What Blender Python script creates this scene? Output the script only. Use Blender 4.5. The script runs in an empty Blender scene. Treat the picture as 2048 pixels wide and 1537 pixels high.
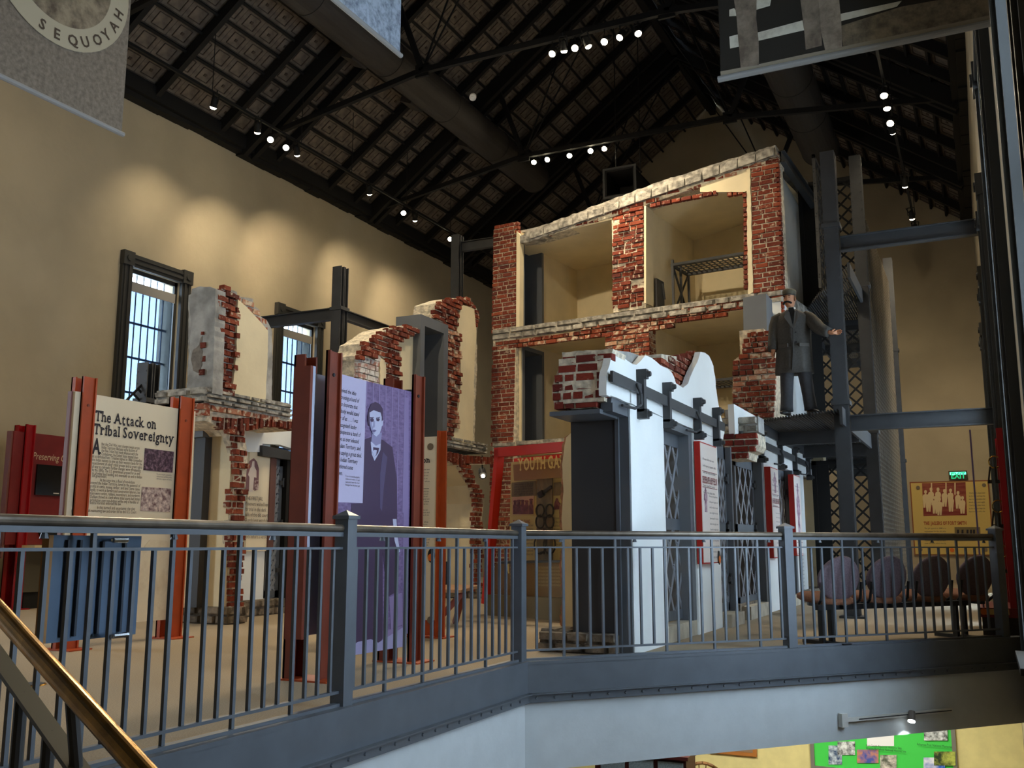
import bpy, bmesh, math, random
import numpy as np
from mathutils import Vector, Matrix
random.seed(7)
SC = bpy.context.scene
COL = SC.collection
# ---------------------------------------------------------------- camera
FPX, PITCH, ROLL, YAW = 1935.035, 0.164963585, 7.66399e-04, 0.449820768
EYE = Vector((0, 0, 0.96))
_f = Vector((-math.sin(YAW)*math.cos(PITCH), math.cos(YAW)*math.cos(PITCH), math.sin(PITCH)))
_r = Vector((math.cos(YAW), math.sin(YAW), 0)); _u = _r.cross(_f)
CR = _r*math.cos(ROLL)+_u*math.sin(ROLL); CU = -_r*math.sin(ROLL)+_u*math.cos(ROLL); CF = _f
cd = bpy.data.cameras.new('camera'); cam = bpy.data.objects.new('camera', cd); COL.objects.link(cam)
cd.sensor_width = 36; cd.sensor_fit = 'HORIZONTAL'; cd.lens = FPX/2048*36; cd.clip_end = 200; cd.clip_start = .05
m = Matrix((CR, CU, -CF)).transposed().to_4x4(); m.translation = EYE; cam.matrix_world = m
SC.camera = cam
# ---------------------------------------------------------------- colour management, world
vs = SC.view_settings; vs.view_transform = 'Standard'; vs.look = 'None'; vs.gamma = 1; vs.use_curve_mapping = False
vs.exposure = 0.9
W = bpy.data.worlds.new('world'); SC.world = W; W.use_nodes = True
SKY = W.node_tree.nodes['Background']; SKY.inputs[0].default_value = (0.70, 0.84, 1.0, 1); SKY.inputs[1].default_value = 10.5
SPOT_W = 230.0       # watts of one track spotlight
WARM = (1.0, 0.84, 0.60)
# measured places of the hall (metres, upper floor = 0)
XL, XR, YB, YF = -13.8, 0.30, 28.5, -7.0
EL, ER, XA, ZA = 9.4, 9.65, -6.75, 14.7
LOW = -3.3
def pxray(x, y): return CF + CR*((x-1024)/FPX) - CU*((y-768.5)/FPX)
def onX(x, y, X): d = pxray(x, y); return EYE + d*((X-EYE.x)/d.x)
def onY(x, y, Y): d = pxray(x, y); return EYE + d*((Y-EYE.y)/d.y)
def onZ(x, y, Z): d = pxray(x, y); return EYE + d*((Z-EYE.z)/d.z)
def onV(x, y, A, B, off=0.0):      # vertical plane through A, B (xy), pushed off towards its normal
    A = Vector(A[:2]); B = Vector(B[:2]); e = (B-A).normalized(); n = Vector((e.y, -e.x)); A = A+n*off
    d = pxray(x, y); t = ((A-EYE.xy).dot(n))/(d.xy.dot(n)); return EYE + d*t
def toPx(P):
    v = Vector(P)-EYE; z = v.dot(CF); return (FPX*v.dot(CR)/z+1024, -FPX*v.dot(CU)/z+768.5)
def inpoly(p, poly):
    x, y = p; c = False; j = len(poly)-1
    for i in range(len(poly)):
        xi, yi = poly[i]; xj, yj = poly[j]
        if (yi > y) != (yj > y) and x < (xj-xi)*(y-yi)/(yj-yi)+xi: c = not c
        j = i
    return c
# ---------------------------------------------------------------- materials
MATS = {}
def srgb(r, g, b):
    f = lambda c: (c/255/12.92) if c/255 <= .04045 else ((c/255+.055)/1.055)**2.4
    return (f(r), f(g), f(b), 1)
def mat(name, rgb, rough=.6, metal=0., noise=0., scale=6., bump=0., bscale=40., spec=.4, emit=None, estr=0., rand=0., rgb2=None):
    if name in MATS: return MATS[name]
    m = bpy.data.materials.new(name); m.use_nodes = True; nt = m.node_tree; b = nt.nodes['Principled BSDF']
    c = srgb(*rgb); b.inputs['Base Color'].default_value = c
    b.inputs['Roughness'].default_value = rough; b.inputs['Metallic'].default_value = metal; b.inputs['Specular IOR Level'].default_value = spec
    tc = nt.nodes.new('ShaderNodeTexCoord')
    if noise > 0:
        n = nt.nodes.new('ShaderNodeTexNoise'); n.inputs['Scale'].default_value = scale; n.inputs['Detail'].default_value = 5
        nt.links.new(tc.outputs['Object'], n.inputs['Vector'])
        r = nt.nodes.new('ShaderNodeValToRGB'); d = srgb(*(rgb2 or tuple(v*(1-noise) for v in rgb)))
        e = c if rgb2 else srgb(*tuple(min(255, v*(1+noise*.5)) for v in rgb))
        r.color_ramp.elements[0].position = .35; r.color_ramp.elements[1].position = .65
        r.color_ramp.elements[0].color = d; r.color_ramp.elements[1].color = e
        nt.links.new(n.outputs['Fac'], r.inputs['Fac']); nt.links.new(r.outputs['Color'], b.inputs['Base Color'])
    if bump > 0:
        n2 = nt.nodes.new('ShaderNodeTexNoise'); n2.inputs['Scale'].default_value = bscale; n2.inputs['Detail'].default_value = 4
        nt.links.new(tc.outputs['Object'], n2.inputs['Vector'])
        bp = nt.nodes.new('ShaderNodeBump'); bp.inputs['Strength'].default_value = bump; bp.inputs['Distance'].default_value = .02
        nt.links.new(n2.outputs['Fac'], bp.inputs['Height']); nt.links.new(bp.outputs['Normal'], b.inputs['Normal'])
    if emit:
        b.inputs['Emission Color'].default_value = (*emit, 1); b.inputs['Emission Strength'].default_value = estr
    MATS[name] = m; return m
def brickmat(name, ramp, dirt=(196, 180, 155), amount=.5):
    m = bpy.data.materials.new(name); m.use_nodes = True; nt = m.node_tree; b = nt.nodes['Principled BSDF']; N = nt.nodes.new; Lk = nt.links.new
    oi = N('ShaderNodeObjectInfo'); ge = N('ShaderNodeNewGeometry'); ad = N('ShaderNodeMath'); ad.operation = 'ADD'; fr = N('ShaderNodeMath'); fr.operation = 'FRACT'
    Lk(oi.outputs['Random'], ad.inputs[0]); Lk(ge.outputs['Random Per Island'], ad.inputs[1]); Lk(ad.outputs[0], fr.inputs[0])
    cr = N('ShaderNodeValToRGB'); cr.color_ramp.interpolation = 'LINEAR'
    els = cr.color_ramp.elements
    while len(els) < len(ramp): els.new(.5)
    for i, c in enumerate(ramp): els[i].position = i/(len(ramp)-1); els[i].color = srgb(*c)
    Lk(fr.outputs[0], cr.inputs['Fac'])
    no = N('ShaderNodeTexNoise'); no.inputs['Scale'].default_value = 16; no.inputs['Detail'].default_value = 6; Lk(ge.outputs['Position'], no.inputs['Vector'])
    r2 = N('ShaderNodeValToRGB'); r2.color_ramp.elements[0].position = 1-amount; r2.color_ramp.elements[1].position = 1-amount+.14
    Lk(no.outputs['Fac'], r2.inputs['Fac'])
    mx = N('ShaderNodeMix'); mx.data_type = 'RGBA'; Lk(r2.outputs['Color'], mx.inputs['Factor']); Lk(cr.outputs['Color'], mx.inputs['A']); mx.inputs['B'].default_value = srgb(*dirt)
    Lk(mx.outputs['Result'], b.inputs['Base Color']); b.inputs['Roughness'].default_value = .85; b.inputs['Specular IOR Level'].default_value = .2
    n3 = N('ShaderNodeTexNoise'); n3.inputs['Scale'].default_value = 30; n3.inputs['Detail'].default_value = 5; Lk(ge.outputs['Position'], n3.inputs['Vector'])
    bp = N('ShaderNodeBump'); bp.inputs['Strength'].default_value = .7; bp.inputs['Distance'].default_value = .02; Lk(n3.outputs['Fac'], bp.inputs['Height']); Lk(bp.outputs['Normal'], b.inputs['Normal'])
    MATS[name] = m; return m
def photomat(name, dark, light, scale=9., thresh=.5, stretch=(1, 1, 1)):
    "mottled halftone print of a photograph: two inks"
    m = bpy.data.materials.new(name); m.use_nodes = True; nt = m.node_tree; b = nt.nodes['Principled BSDF']; N = nt.nodes.new; Lk = nt.links.new
    tc = N('ShaderNodeTexCoord'); mp = N('ShaderNodeMapping'); mp.inputs['Scale'].default_value = stretch; Lk(tc.outputs['Object'], mp.inputs['Vector'])
    no = N('ShaderNodeTexNoise'); no.inputs['Scale'].default_value = scale; no.inputs['Detail'].default_value = 8; no.inputs['Roughness'].default_value = .65; Lk(mp.outputs['Vector'], no.inputs['Vector'])
    r = N('ShaderNodeValToRGB'); r.color_ramp.elements[0].position = thresh-.13; r.color_ramp.elements[1].position = thresh+.13
    r.color_ramp.elements[0].color = srgb(*dark); r.color_ramp.elements[1].color = srgb(*light)
    Lk(no.outputs['Fac'], r.inputs['Fac']); Lk(r.outputs['Color'], b.inputs['Base Color']); b.inputs['Roughness'].default_value = .55
    MATS[name] = m; return m
def glassmat(name, tint, mix=.12, rough=.02):
    m = bpy.data.materials.new(name); m.use_nodes = True; nt = m.node_tree; nt.nodes.clear(); N = nt.nodes.new
    o = N('ShaderNodeOutputMaterial'); t = N('ShaderNodeBsdfTransparent'); g = N('ShaderNodeBsdfGlossy'); mx = N('ShaderNodeMixShader')
    t.inputs['Color'].default_value = (*tint, 1); g.inputs['Roughness'].default_value = rough; mx.inputs[0].default_value = mix
    nt.links.new(t.outputs[0], mx.inputs[1]); nt.links.new(g.outputs[0], mx.inputs[2]); nt.links.new(mx.outputs[0], o.inputs[0]); MATS[name] = m; return m
M_wall = mat('tan_plaster_paint', (180, 166, 138), .85, noise=.05, scale=.7, bump=.25, bscale=9)
M_cream = mat('cream_cell_plaster', (226, 210, 172), .8, noise=.04, scale=1.5, bump=.1, bscale=20)
M_white = mat('white_wall_paint', (226, 228, 224), .7, noise=.02, scale=1.5, bump=.06, bscale=25)
M_carpet = mat('beige_carpet', (166, 150, 126), .95, noise=.10, scale=120, bump=.5, bscale=260, spec=.1)
M_lat = mat('grey_lattice_paint', (124, 128, 134), .45)
M_steel = mat('blue_grey_steel_paint', (86, 91, 97), .42, noise=.05, scale=5, spec=.5)
M_iron = mat('dark_grey_steel_paint', (58, 59, 60), .5, noise=.08, scale=4)
M_door = mat('grey_door_paint', (96, 100, 104), .5, noise=.03, scale=3)
M_frame = mat('charcoal_window_paint', (52, 52, 50), .5)
M_black = mat('black_roof_paint', (12, 11, 10), .7, noise=.1, scale=3)
M_tin = mat('grey_tin_ceiling', (112, 101, 89), .6, noise=.22, scale=2.2, bump=.1)
M_tinline = mat('dark_tin_bead', (70, 58, 48), .6)
M_duct = mat('dark_grey_duct_paint', (54, 50, 46), .6, noise=.06, scale=1)
M_brass = mat('worn_brass', (190, 142, 62), .27, 1.0, noise=.18, scale=14)
M_railtop = mat('worn_bronze_rail', (104, 94, 82), .38, .6, noise=.15, scale=8)
M_orange = mat('rust_orange_steel', (176, 74, 30), .42, noise=.06, scale=6)
M_rust = mat('rust_brown_steel', (120, 52, 32), .42, noise=.06, scale=6)
M_red = mat('bright_red_steel', (206, 46, 26), .42)
M_maroon = mat('dark_red_board', (122, 34, 34), .45, noise=.04)
M_deepred = mat('glossy_red_steel', (150, 18, 26), .3)
M_board = mat('cream_print_board', (228, 214, 184), .5)
M_ink = mat('dark_print_ink', (34, 30, 38), .6)
M_ink2 = mat('grey_print_ink', (84, 76, 74), .6)
M_redink = mat('maroon_print_ink', (130, 52, 56), .6)
M_creamink = mat('cream_print_ink', (214, 190, 156), .6)
M_mortar = mat('pale_lime_mortar', (206, 194, 170), .9, noise=.2, scale=14, bump=.8, bscale=28)
M_greymortar = mat('grey_render', (158, 156, 150), .9, noise=.16, scale=5, bump=.5, bscale=14)
M_stone = mat('grey_rubble_stone', (158, 152, 140), .9, noise=.3, scale=9, bump=1., bscale=18)
M_foot = mat('brown_grey_foundation_stone', (120, 108, 92), .9, noise=.35, scale=8, bump=1., bscale=16)
BR = brickmat('old_red_brick', [(84, 38, 28), (128, 58, 38), (108, 46, 30), (142, 70, 46), (96, 42, 30), (122, 58, 42), (88, 44, 36)], amount=.42)
BRP = brickmat('pale_patched_brick', [(136, 70, 50), (160, 94, 68), (186, 146, 118), (144, 72, 50), (110, 62, 50)], amount=.52)
BRW = brickmat('whitewashed_brick', [(190, 186, 184), (170, 120, 104), (150, 148, 152), (196, 190, 184), (150, 82, 66)], dirt=(206, 204, 200), amount=.55)
M_glass = glassmat('clear_pane', (.93, .97, 1.0), .10)
M_case = glassmat('case_glass', (.98, .985, .97), .012)
# ---------------------------------------------------------------- mesh building
class MB:
    def __init__(s): s.v = []; s.f = []
    def add(s, vs, fs):
        o = len(s.v); s.v += [tuple(p) for p in vs]; s.f += [tuple(i+o for i in f) for f in fs]; return s
    def box(s, a, b):
        x0, x1 = sorted((a[0], b[0])); y0, y1 = sorted((a[1], b[1])); z0, z1 = sorted((a[2], b[2]))
        return s.add([(x0,y0,z0),(x1,y0,z0),(x1,y1,z0),(x0,y1,z0),(x0,y0,z1),(x1,y0,z1),(x1,y1,z1),(x0,y1,z1)],
                     [(0,3,2,1),(4,5,6,7),(0,1,5,4),(1,2,6,5),(2,3,7,6),(3,0,4,7)])
    def obox(s, c, U, V, N, a, b, d):      # centre, axes, full sizes
        c = Vector(c); U = Vector(U).normalized()*a/2; V = Vector(V).normalized()*b/2; N = Vector(N).normalized()*d/2
        P = [c+U*i+V*j+N*k for k in (-1, 1) for (i, j) in ((-1,-1),(1,-1),(1,1),(-1,1))]
        fl = U.cross(V).dot(N) < 0
        F = [(0,3,2,1),(4,5,6,7),(0,1,5,4),(1,2,6,5),(2,3,7,6),(3,0,4,7)]
        return s.add(P, [tuple(reversed(f)) for f in F] if fl else F)
    def bar(s, a, b, w, h, up=(0, 0, 1)):
        a = Vector(a); b = Vector(b); d = b-a
        if d.length < 1e-6: return s
        x = d.normalized(); up = Vector(up)
        if abs(x.dot(up)) > .98: up = Vector((1, 0, 0))
        y = up.cross(x).normalized(); z = x.cross(y)
        return s.obox((a+b)/2, x, y, z, d.length, w, h)
    def tube(s, a, b, r, n=10, r2=None):
        a = Vector(a); b = Vector(b); x = (b-a).normalized(); t = Vector((0,0,1)) if abs(x.z) < .9 else Vector((1,0,0))
        y = t.cross(x).normalized(); z = x.cross(y); r2 = r if r2 is None else r2
        P = [a+(y*math.cos(2*math.pi*i/n)+z*math.sin(2*math.pi*i/n))*r for i in range(n)]+[b+(y*math.cos(2*math.pi*i/n)+z*math.sin(2*math.pi*i/n))*r2 for i in range(n)]
        return s.add(P, [(i, (i+1) % n, n+(i+1) % n, n+i) for i in range(n)]+[tuple(reversed(range(n))), tuple(range(n, 2*n))])
    def path(s, pts, r, n=8):
        for a, b in zip(pts[:-1], pts[1:]): s.tube(a, b, r, n)
        return s
    def rings(s, R, cap=True):            # loft through rings of equal length
        n = len(R[0]); P = [p for r in R for p in r]; F = []
        for k in range(len(R)-1):
            for i in range(n): F.append((k*n+i, k*n+(i+1) % n, (k+1)*n+(i+1) % n, (k+1)*n+i))
        if cap: F += [tuple(reversed(range(n))), tuple(range((len(R)-1)*n, len(R)*n))]
        return s.add(P, F)
    def prism(s, poly, ext):              # planar polygon (3D points) extruded by a vector
        P = [Vector(p) for p in poly]; e = Vector(ext); n = len(P)
        nr = Vector((0,0,0))
        for i in range(n): nr += P[i].cross(P[(i+1) % n])
        if nr.dot(e) > 0: P = P[::-1]
        return s.add(P+[p+e for p in P], [tuple(range(n)), tuple(range(2*n-1, n-1, -1))]+[(i, n+i, n+(i+1) % n, (i+1) % n) for i in range(n)])
    def disc(s, c, N, r, d=.01, n=16): c = Vector(c); return s.tube(c, c+Vector(N).normalized()*d, r, n)
    def mesh(s, name, smooth=False):
        me = bpy.data.meshes.new(name); me.from_pydata([tuple(p) for p in s.v], [], s.f); me.update()
        if smooth:
            for p in me.polygons: p.use_smooth = True
        return me
def parent_to(o, par):
    if par is not None:
        o.parent = par
        o.matrix_local = WL[par.name].inverted() @ WL[o.name]
WL = {}
def link(name, me, m, parent=None, label=None, kind=None, M=None):
    o = bpy.data.objects.new(name, me); COL.objects.link(o); WL[o.name] = M.copy() if M is not None else Matrix.Identity(4)
    if me is not None and m is not None and len(me.materials) == 0: me.materials.append(m)
    if parent is None: o.matrix_world = WL[o.name]
    else: parent_to(o, parent)
    if label: o['label'] = label
    if kind: o['kind'] = kind
    return o
def obj(name, mb, m, parent=None, label=None, kind=None, smooth=False): return link(name, mb.mesh(name, smooth), m, parent, label, kind)
def tag(o, label, cat, group=None):
    o['label'] = label; o['category'] = cat
    if group: o['group'] = group
    return o
def thing(name, loc, label, cat, group=None):
    o = link(name, None, None, M=Matrix.Translation(Vector(loc))); o.empty_display_size = .1
    return tag(o, label, cat, group)
def struct(name, mb, m, parent=None, smooth=False):
    return obj(name, mb, m, parent, kind='structure', smooth=smooth)
def copy_tree(root, M):                    # copy a thing with its parts and sub-parts, moved by world matrix M
    def cp(o, par):
        c = o.copy(); COL.objects.link(c); WL[c.name] = M @ WL[o.name]; c.parent = None
        if par is None: c.matrix_world = WL[c.name]
        else: c.parent = par; c.matrix_parent_inverse = Matrix.Identity(4); c.matrix_local = WL[par.name].inverted() @ WL[c.name]
        for ch in list(o.children): cp(ch, c)
        return c
    return cp(root, None)
def basis(O, U, V, N, su=1, sv=1, sn=1):
    U = Vector(U).normalized()*su; V = Vector(V).normalized()*sv; N = Vector(N).normalized()*sn; O = Vector(O)
    return Matrix(((U.x, V.x, N.x, O.x), (U.y, V.y, N.y, O.y), (U.z, V.z, N.z, O.z), (0, 0, 0, 1)))
def text(parent, s, O, U, V, size, m, bold=0., cond=1., align='LEFT', spacing=1., name='lettering', shear=0., line=1., res=2):
    c = bpy.data.curves.new(name, 'FONT'); c.body = s; c.size = size; c.offset = bold*size; c.align_x = align; c.space_character = spacing; c.shear = shear; c.space_line = line
    c.resolution_u = res; c.materials.append(m)
    U = Vector(U); V = Vector(V); N = U.cross(V)
    to = bpy.data.objects.new(name, c); me = bpy.data.meshes.new_from_object(to); bpy.data.objects.remove(to); bpy.data.curves.remove(c); me.name = name
    return link(name, me, m, parent, M=basis(O, U, V, N, cond, 1, 1))
def plate(parent, name, pts, fn, m, ext, label=None, kind=None):
    mb = MB(); mb.prism([fn(*p) for p in pts], ext); return obj(name, mb, m, parent, label, kind)
def rag(poly, amp=1.5, step=7, keep=()):
    out = []; n = len(poly)
    for i in range(n):
        a = poly[i]; b = poly[(i+1) % n]; out.append(a)
        if i in keep: continue
        L = math.hypot(b[0]-a[0], b[1]-a[1]); k = int(L/step)
        for j in range(1, k):
            t = j/k; out.append((a[0]+(b[0]-a[0])*t+random.uniform(-amp, amp), a[1]+(b[1]-a[1])*t+random.uniform(-amp, amp)))
    return out
# ---------------------------------------------------------------- bricks
def unit_brick(seed, rough=.5):
    r = random.Random(seed); bm = bmesh.new(); bmesh.ops.create_cube(bm, size=1)
    bmesh.ops.bevel(bm, geom=[e for e in bm.edges if all(v.co.z > 0 for v in e.verts)], offset=.035, segments=1, affect='EDGES')
    for v in bm.verts:
        v.co.x += r.uniform(-.022, .022)*rough*2; v.co.y += r.uniform(-.04, .04)*rough*2
        if v.co.z > 0: v.co.z += r.uniform(-.07, .05)*rough*2
    me = bpy.data.meshes.new('brick'); bm.to_mesh(me); bm.free(); return me
BM_ = {}
def brick_meshes(m):
    if m.name not in BM_:
        BM_[m.name] = [unit_brick(i) for i in range(7)]
        for me in BM_[m.name]: me.materials.append(m)
    return BM_[m.name]
class Bricks:
    "collects bricks of one thing; the 300 that show largest become parts, the rest one stuff mesh"
    def __init__(s, parent, name='brick', cap=300): s.L = []; s.p = parent; s.n = name; s.cap = cap
    def one(s, c, U, V, N, a, b, d, m):
        c = Vector(c); N = Vector(N).normalized(); z = max(.5, (c-EYE).dot(CF)); s.L.append((a*b/z/z, basis(c-N*d/2, U, V, N, a, b, d), m))
    def face(s, O, U, V, N, w, h, m, mask=None, course=.085, length=.225, joint=.016, depth=.09, prot=.014, soldier=False, phase=0., headers=.35):
        O = Vector(O); U = Vector(U).normalized(); V = Vector(V).normalized(); N = Vector(N).normalized()
        if soldier: U, V, w, h = V, U, h, w
        k = 0; v = 0.
        while v+course*.6 <= h:
            ch = min(course, h-v); u = -length*(.5 if k % 2 else 0)*1.0 - phase*length
            while u < w:
                l = length if random.random() > headers else length*.55
                a = max(0, u); e = min(w, u+l-joint)
                if e-a > .035:
                    c = O+U*(a+e)/2+V*(v+ch/2)
                    if mask is None or mask(c): s.one(c+N*random.uniform(-.35, 1)*prot, U, V, N, e-a, ch-joint, depth, m() if callable(m) else m)
                u += l
            v += course; k += 1
    def poly(s, P, U, V, N, m, course=.085, length=.225, joint=.016, depth=.09, prot=.014, soldier=False, headers=.35, ragged=.0, phase=0.):
        "courses clipped to a planar outline P (3D points): every course is filled from edge to edge"
        O = P[0].copy(); U = Vector(U).normalized(); V = Vector(V).normalized(); N = Vector(N).normalized()
        if soldier: U, V = V, U
        Q = [((p-O).dot(U), (p-O).dot(V)) for p in P]; v = min(q[1] for q in Q)+phase*course; vm = max(q[1] for q in Q); k = 0
        while v < vm-course*.3:
            mid = v+course*.5; X = []
            for (a, b), (c, d) in zip(Q, Q[1:]+Q[:1]):
                if (b > mid) != (d > mid): X.append(a+(c-a)*(mid-b)/(d-b))
            X.sort()
            for a, e in zip(X[::2], X[1::2]):
                a -= random.uniform(-.3, 1)*ragged; e += random.uniform(-.3, 1)*ragged
                u = a - (length*random.choice((.5, .25, .35)) if k % 2 else 0)
                while u < e-.02:
                    l = length*random.uniform(.92, 1.06) if random.random() > headers else length*random.uniform(.45, .6)
                    if e-(u+l) < length*.28: l = e-u+joint
                    x0 = max(a, u); x1 = min(e, u+l-joint)
                    if x1-x0 > .03:
                        c = O+U*(x0+x1)/2+V*mid
                        s.one(c+N*random.uniform(-.35, 1)*prot, U, V, N, x1-x0, course-joint, depth, m() if callable(m) else m)
                    u += l
            v += course; k += 1
    def finish(s):
        s.L.sort(key=lambda t: -t[0])
        for a, M, m in s.L[:s.cap]:
            o = bpy.data.objects.new(s.n, random.choice(brick_meshes(m))); COL.objects.link(o); WL[o.name] = M; parent_to(o, s.p)
        rest = {}
        for a, M, m in s.L[s.cap:]: rest.setdefault(m.name, []).append(M)
        for k, Ms in rest.items():
            mb = MB()
            for M in Ms:
                me = random.choice(brick_meshes(MATS[k])); mb.add([M @ v.co for v in me.vertices], [tuple(p.vertices) for p in me.polygons])
            obj(s.n+'work', mb, MATS[k], s.p, kind='stuff')
Z3 = Vector((0, 0, 1)); X3 = Vector((1, 0, 0)); Y3 = Vector((0, 1, 0))
# ================================================================ large lights: daylight portals of the windows
WINS = [4.33, 8.60, 13.05, 17.35, 21.7]        # bay centres along the hall
WW = 1.22                                       # clear opening width
def portal(x, y, z0, z1, nx):
    l = bpy.data.lights.new('window_daylight', 'AREA'); l.shape = 'RECTANGLE'; l.size = WW; l.size_y = z1-z0; l.cycles.is_portal = True
    o = bpy.data.objects.new('window_daylight', l); COL.objects.link(o)
    o.matrix_world = basis((x, y, (z0+z1)/2), (0, 1, 0), (0, 0, 1), (-nx, 0, 0))
for y in WINS:
    portal(XL-.55, y, .1, 6.0, 1); portal(XR+.55, y, .1, 5.05, -1)
# ================================================================ room shell
def wall_side(name, x, out, ztop, zo, m):
    mb = MB(); t = .5*out
    ys = [YF-.3]
    for y in WINS: ys += [y-WW/2, y+WW/2]
    ys.append(YB+.3)
    for i in range(0, len(ys), 2): mb.box((x, ys[i], LOW), (x+t, ys[i+1], ztop))
    for y in WINS:
        mb.box((x, y-WW/2, LOW), (x+t, y+WW/2, .1)); mb.box((x, y-WW/2, zo), (x+t, y+WW/2, ztop))
    return struct(name, mb, m)
wall_side('wall_left', XL, -1, EL+.3, 6.0, M_wall)
wall_side('wall_right', XR, 1, ER+.3, 5.05, M_wall)
def gable(name, y, t):
    mb = MB(); mb.prism([(XL-.5, y, LOW), (XR+.5, y, LOW), (XR+.5, y, ER+.3), (XA, y, ZA+.3), (XL-.5, y, EL+.3)], (0, t, 0)); return struct(name, mb, M_wall)
gable('wall_far', YB, .4); gable('wall_rear', YF, -.4)
FLOOR = [(XL, YF), (-3.44, YF), (-3.44, 7.37), (.14, 11.48), (XR, 11.6), (XR, YB), (XL, YB)]
mb = MB(); mb.prism([(x, y, 0) for x, y in FLOOR], (0, 0, -.22)); struct('floor', mb, M_carpet)
mb = MB(); mb.box((XL, YF, LOW), (XR, YB, LOW-.2)); struct('floor_lower', mb, mat('lower_floor_tile', (120, 104, 90), .6, noise=.1))
# header walls under the steel edge
A0, A1, A2 = Vector((-3.44, YF)), Vector((-3.44, 7.37)), Vector((.14, 11.48))
ED = (A2-A1).normalized(); EN = Vector((ED.y, -ED.x))       # along and outward of the slanted edge
M_hdr = mat('pale_grey_wall_paint', (196, 200, 200), .8, noise=.02, bump=.05, bscale=30)
mb = MB(); mb.prism([(-3.44, YF, LOW), (-3.44, 7.38, LOW), (-3.44, 7.38, -.2), (-3.44, YF, -.2)], (-.12, 0, 0)); struct('wall_stairwell', mb, M_hdr)
mb = MB(); P = A1+ED*.0; Q = A2+ED*.35
mb.prism([(P.x, P.y, -.83), (Q.x, Q.y, -.83), (Q.x, Q.y, -.2), (P.x, P.y, -.2)], (-EN.x*.2, -EN.y*.2, 0)); struct('wall_header', mb, M_hdr)
M_yel = mat('pale_yellow_paint', (226, 214, 150), .8, noise=.03)
mb = MB(); mb.box((-9, 17, LOW), (XR, 17.15, -.25)); struct('wall_lower_back', mb, M_yel)
mb = MB(); mb.box((XL, 11.6, -.25), (XR, YB, -.34)); struct('ceiling_lower', mb, M_hdr)
# ---------------------------------------------------------------- roof
def roof_side(side):
    x0, z0 = (XL, EL) if side < 0 else (XR, ER)
    return Vector((x0, 0, z0)), (Vector((XA, 0, ZA))-Vector((x0, 0, z0)))
for side in (-1, 1):
    o, d = roof_side(side); n = Vector((-d.z, 0, d.x)).normalized()*(-1 if side > 0 else 1)
    if n.z < 0: n = -n
    L = d.length; u = d.normalized(); nm = 'ceiling_left' if side < 0 else 'ceiling_right'
    mb = MB(); e = o-u*.7
    mb.prism([e+Y3*(YF-.4)+n*.06, e+Y3*(YB+.4)+n*.06, o+d+Y3*(YB+.4)+n*.06, o+d+Y3*(YF-.4)+n*.06], n*.15)
    roof = struct(nm, mb, M_black)
    # embossed tin panels: base sheet + raised bead frame, one object each for those that show largest
    pw, pl = .46, .50
    bmk = []
    for kind in range(2):
        t = MB(); t.obox((0, 0, 0), (1,0,0), (0,1,0), (0,0,1), .985, .985, .03)
        s_ = .29
        fr = MB()
        for a in (-1, 1):
            fr.obox((a*s_, 0, -.022), (1,0,0), (0,1,0), (0,0,1), .025, 2*s_, .02); fr.obox((0, a*s_, -.022), (1,0,0), (0,1,0), (0,0,1), 2*s_, .025, .02)
            fr.obox((a*.43, 0, -.02), (1,0,0), (0,1,0), (0,0,1), .02, .95, .016)
        if kind: fr.obox((0, 0, -.022), (1,0,0), (0,1,0), (0,0,1), .12, .12, .02)
        nb = len(t.f); t.add(fr.v, fr.f); me = t.mesh('ceiling_panel'); me.materials.append(M_tin); me.materials.append(M_tinline)
        for i, p in enumerate(me.polygons): p.material_index = 1 if i >= nb else 0
        bmk.append(me)
    cand = []
    for iy in range(int((YB-4)/pl)+1):
        for iu in range(int(L/pw)+1):
            c = o+u*((iu+.5)*pw+.27)+Y3*(4+(iy+.5)*pl)+n*.03
            if (iu+1)*pw+.27 > L: continue
            z = (c-EYE).dot(CF); px = toPx(c) if z > 1 else (-9, -9)
            vis = -60 < px[0] < 2108 and -60 < px[1] < 700
            cand.append((0 if vis else 1, z, basis(c, u, Y3, n if side < 0 else n, pw, pl, 1), random.choice(bmk)))
    cand.sort(key=lambda t: (t[0], t[1]))
    for t in cand[:300]:
        p = bpy.data.objects.new('ceiling_panel', t[3]); COL.objects.link(p); WL[p.name] = t[2]; parent_to(p, roof)
    mb = MB()
    nb = []
    for t in cand[300:]:
        me = t[3]
        mb.add([t[2] @ v.co for v in me.vertices], [tuple(p.vertices) for p in me.polygons]); nb += [p.material_index for p in me.polygons]
    fp = obj('far_ceiling_panels', mb, M_tin, roof, kind='stuff'); fp.data.materials.append(M_tinline); fp.data.polygons.foreach_set('material_index', nb)
    # purlins along the hall
    for k in range(int(L/.46)+1):
        a = o+u*(.27+k*.46)-n*.05
        if .27+k*.46 > L-.1: break
        obj('purlin', MB().bar(a+Y3*2, a+Y3*YB, .05, .08, n), M_black, roof)
    # common rafters
    for y in (3.9, 5.2, 7.0, 8.6, 9.6, 11.2, 12.55, 14.3, 16.05, 17.95, 19.0, 20.9, 22.5, 23.9, 25.2, 26.9):
        obj('rafter', MB().bar(o+Y3*y-n*.13, o+d+Y3*y-n*.13, .11, .2, n), M_black, roof)
    # eave beam and ragged cornice
    mb = MB(); x = o.x
    mb.box((x, YF, o.z-.16), (x+(.30 if side < 0 else -.28), YB, o.z+.12))
    yy = YF
    while yy < YB:
        l = random.uniform(.25, .6); w = random.uniform(.05, .11); mb.box((x, yy, o.z-.16-w), (x+(.2 if side < 0 else -.16), min(YB, yy+l), o.z-.1)); yy += l
    struct('trim_1' if side < 0 else 'trim_2', mb, M_black)
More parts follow.
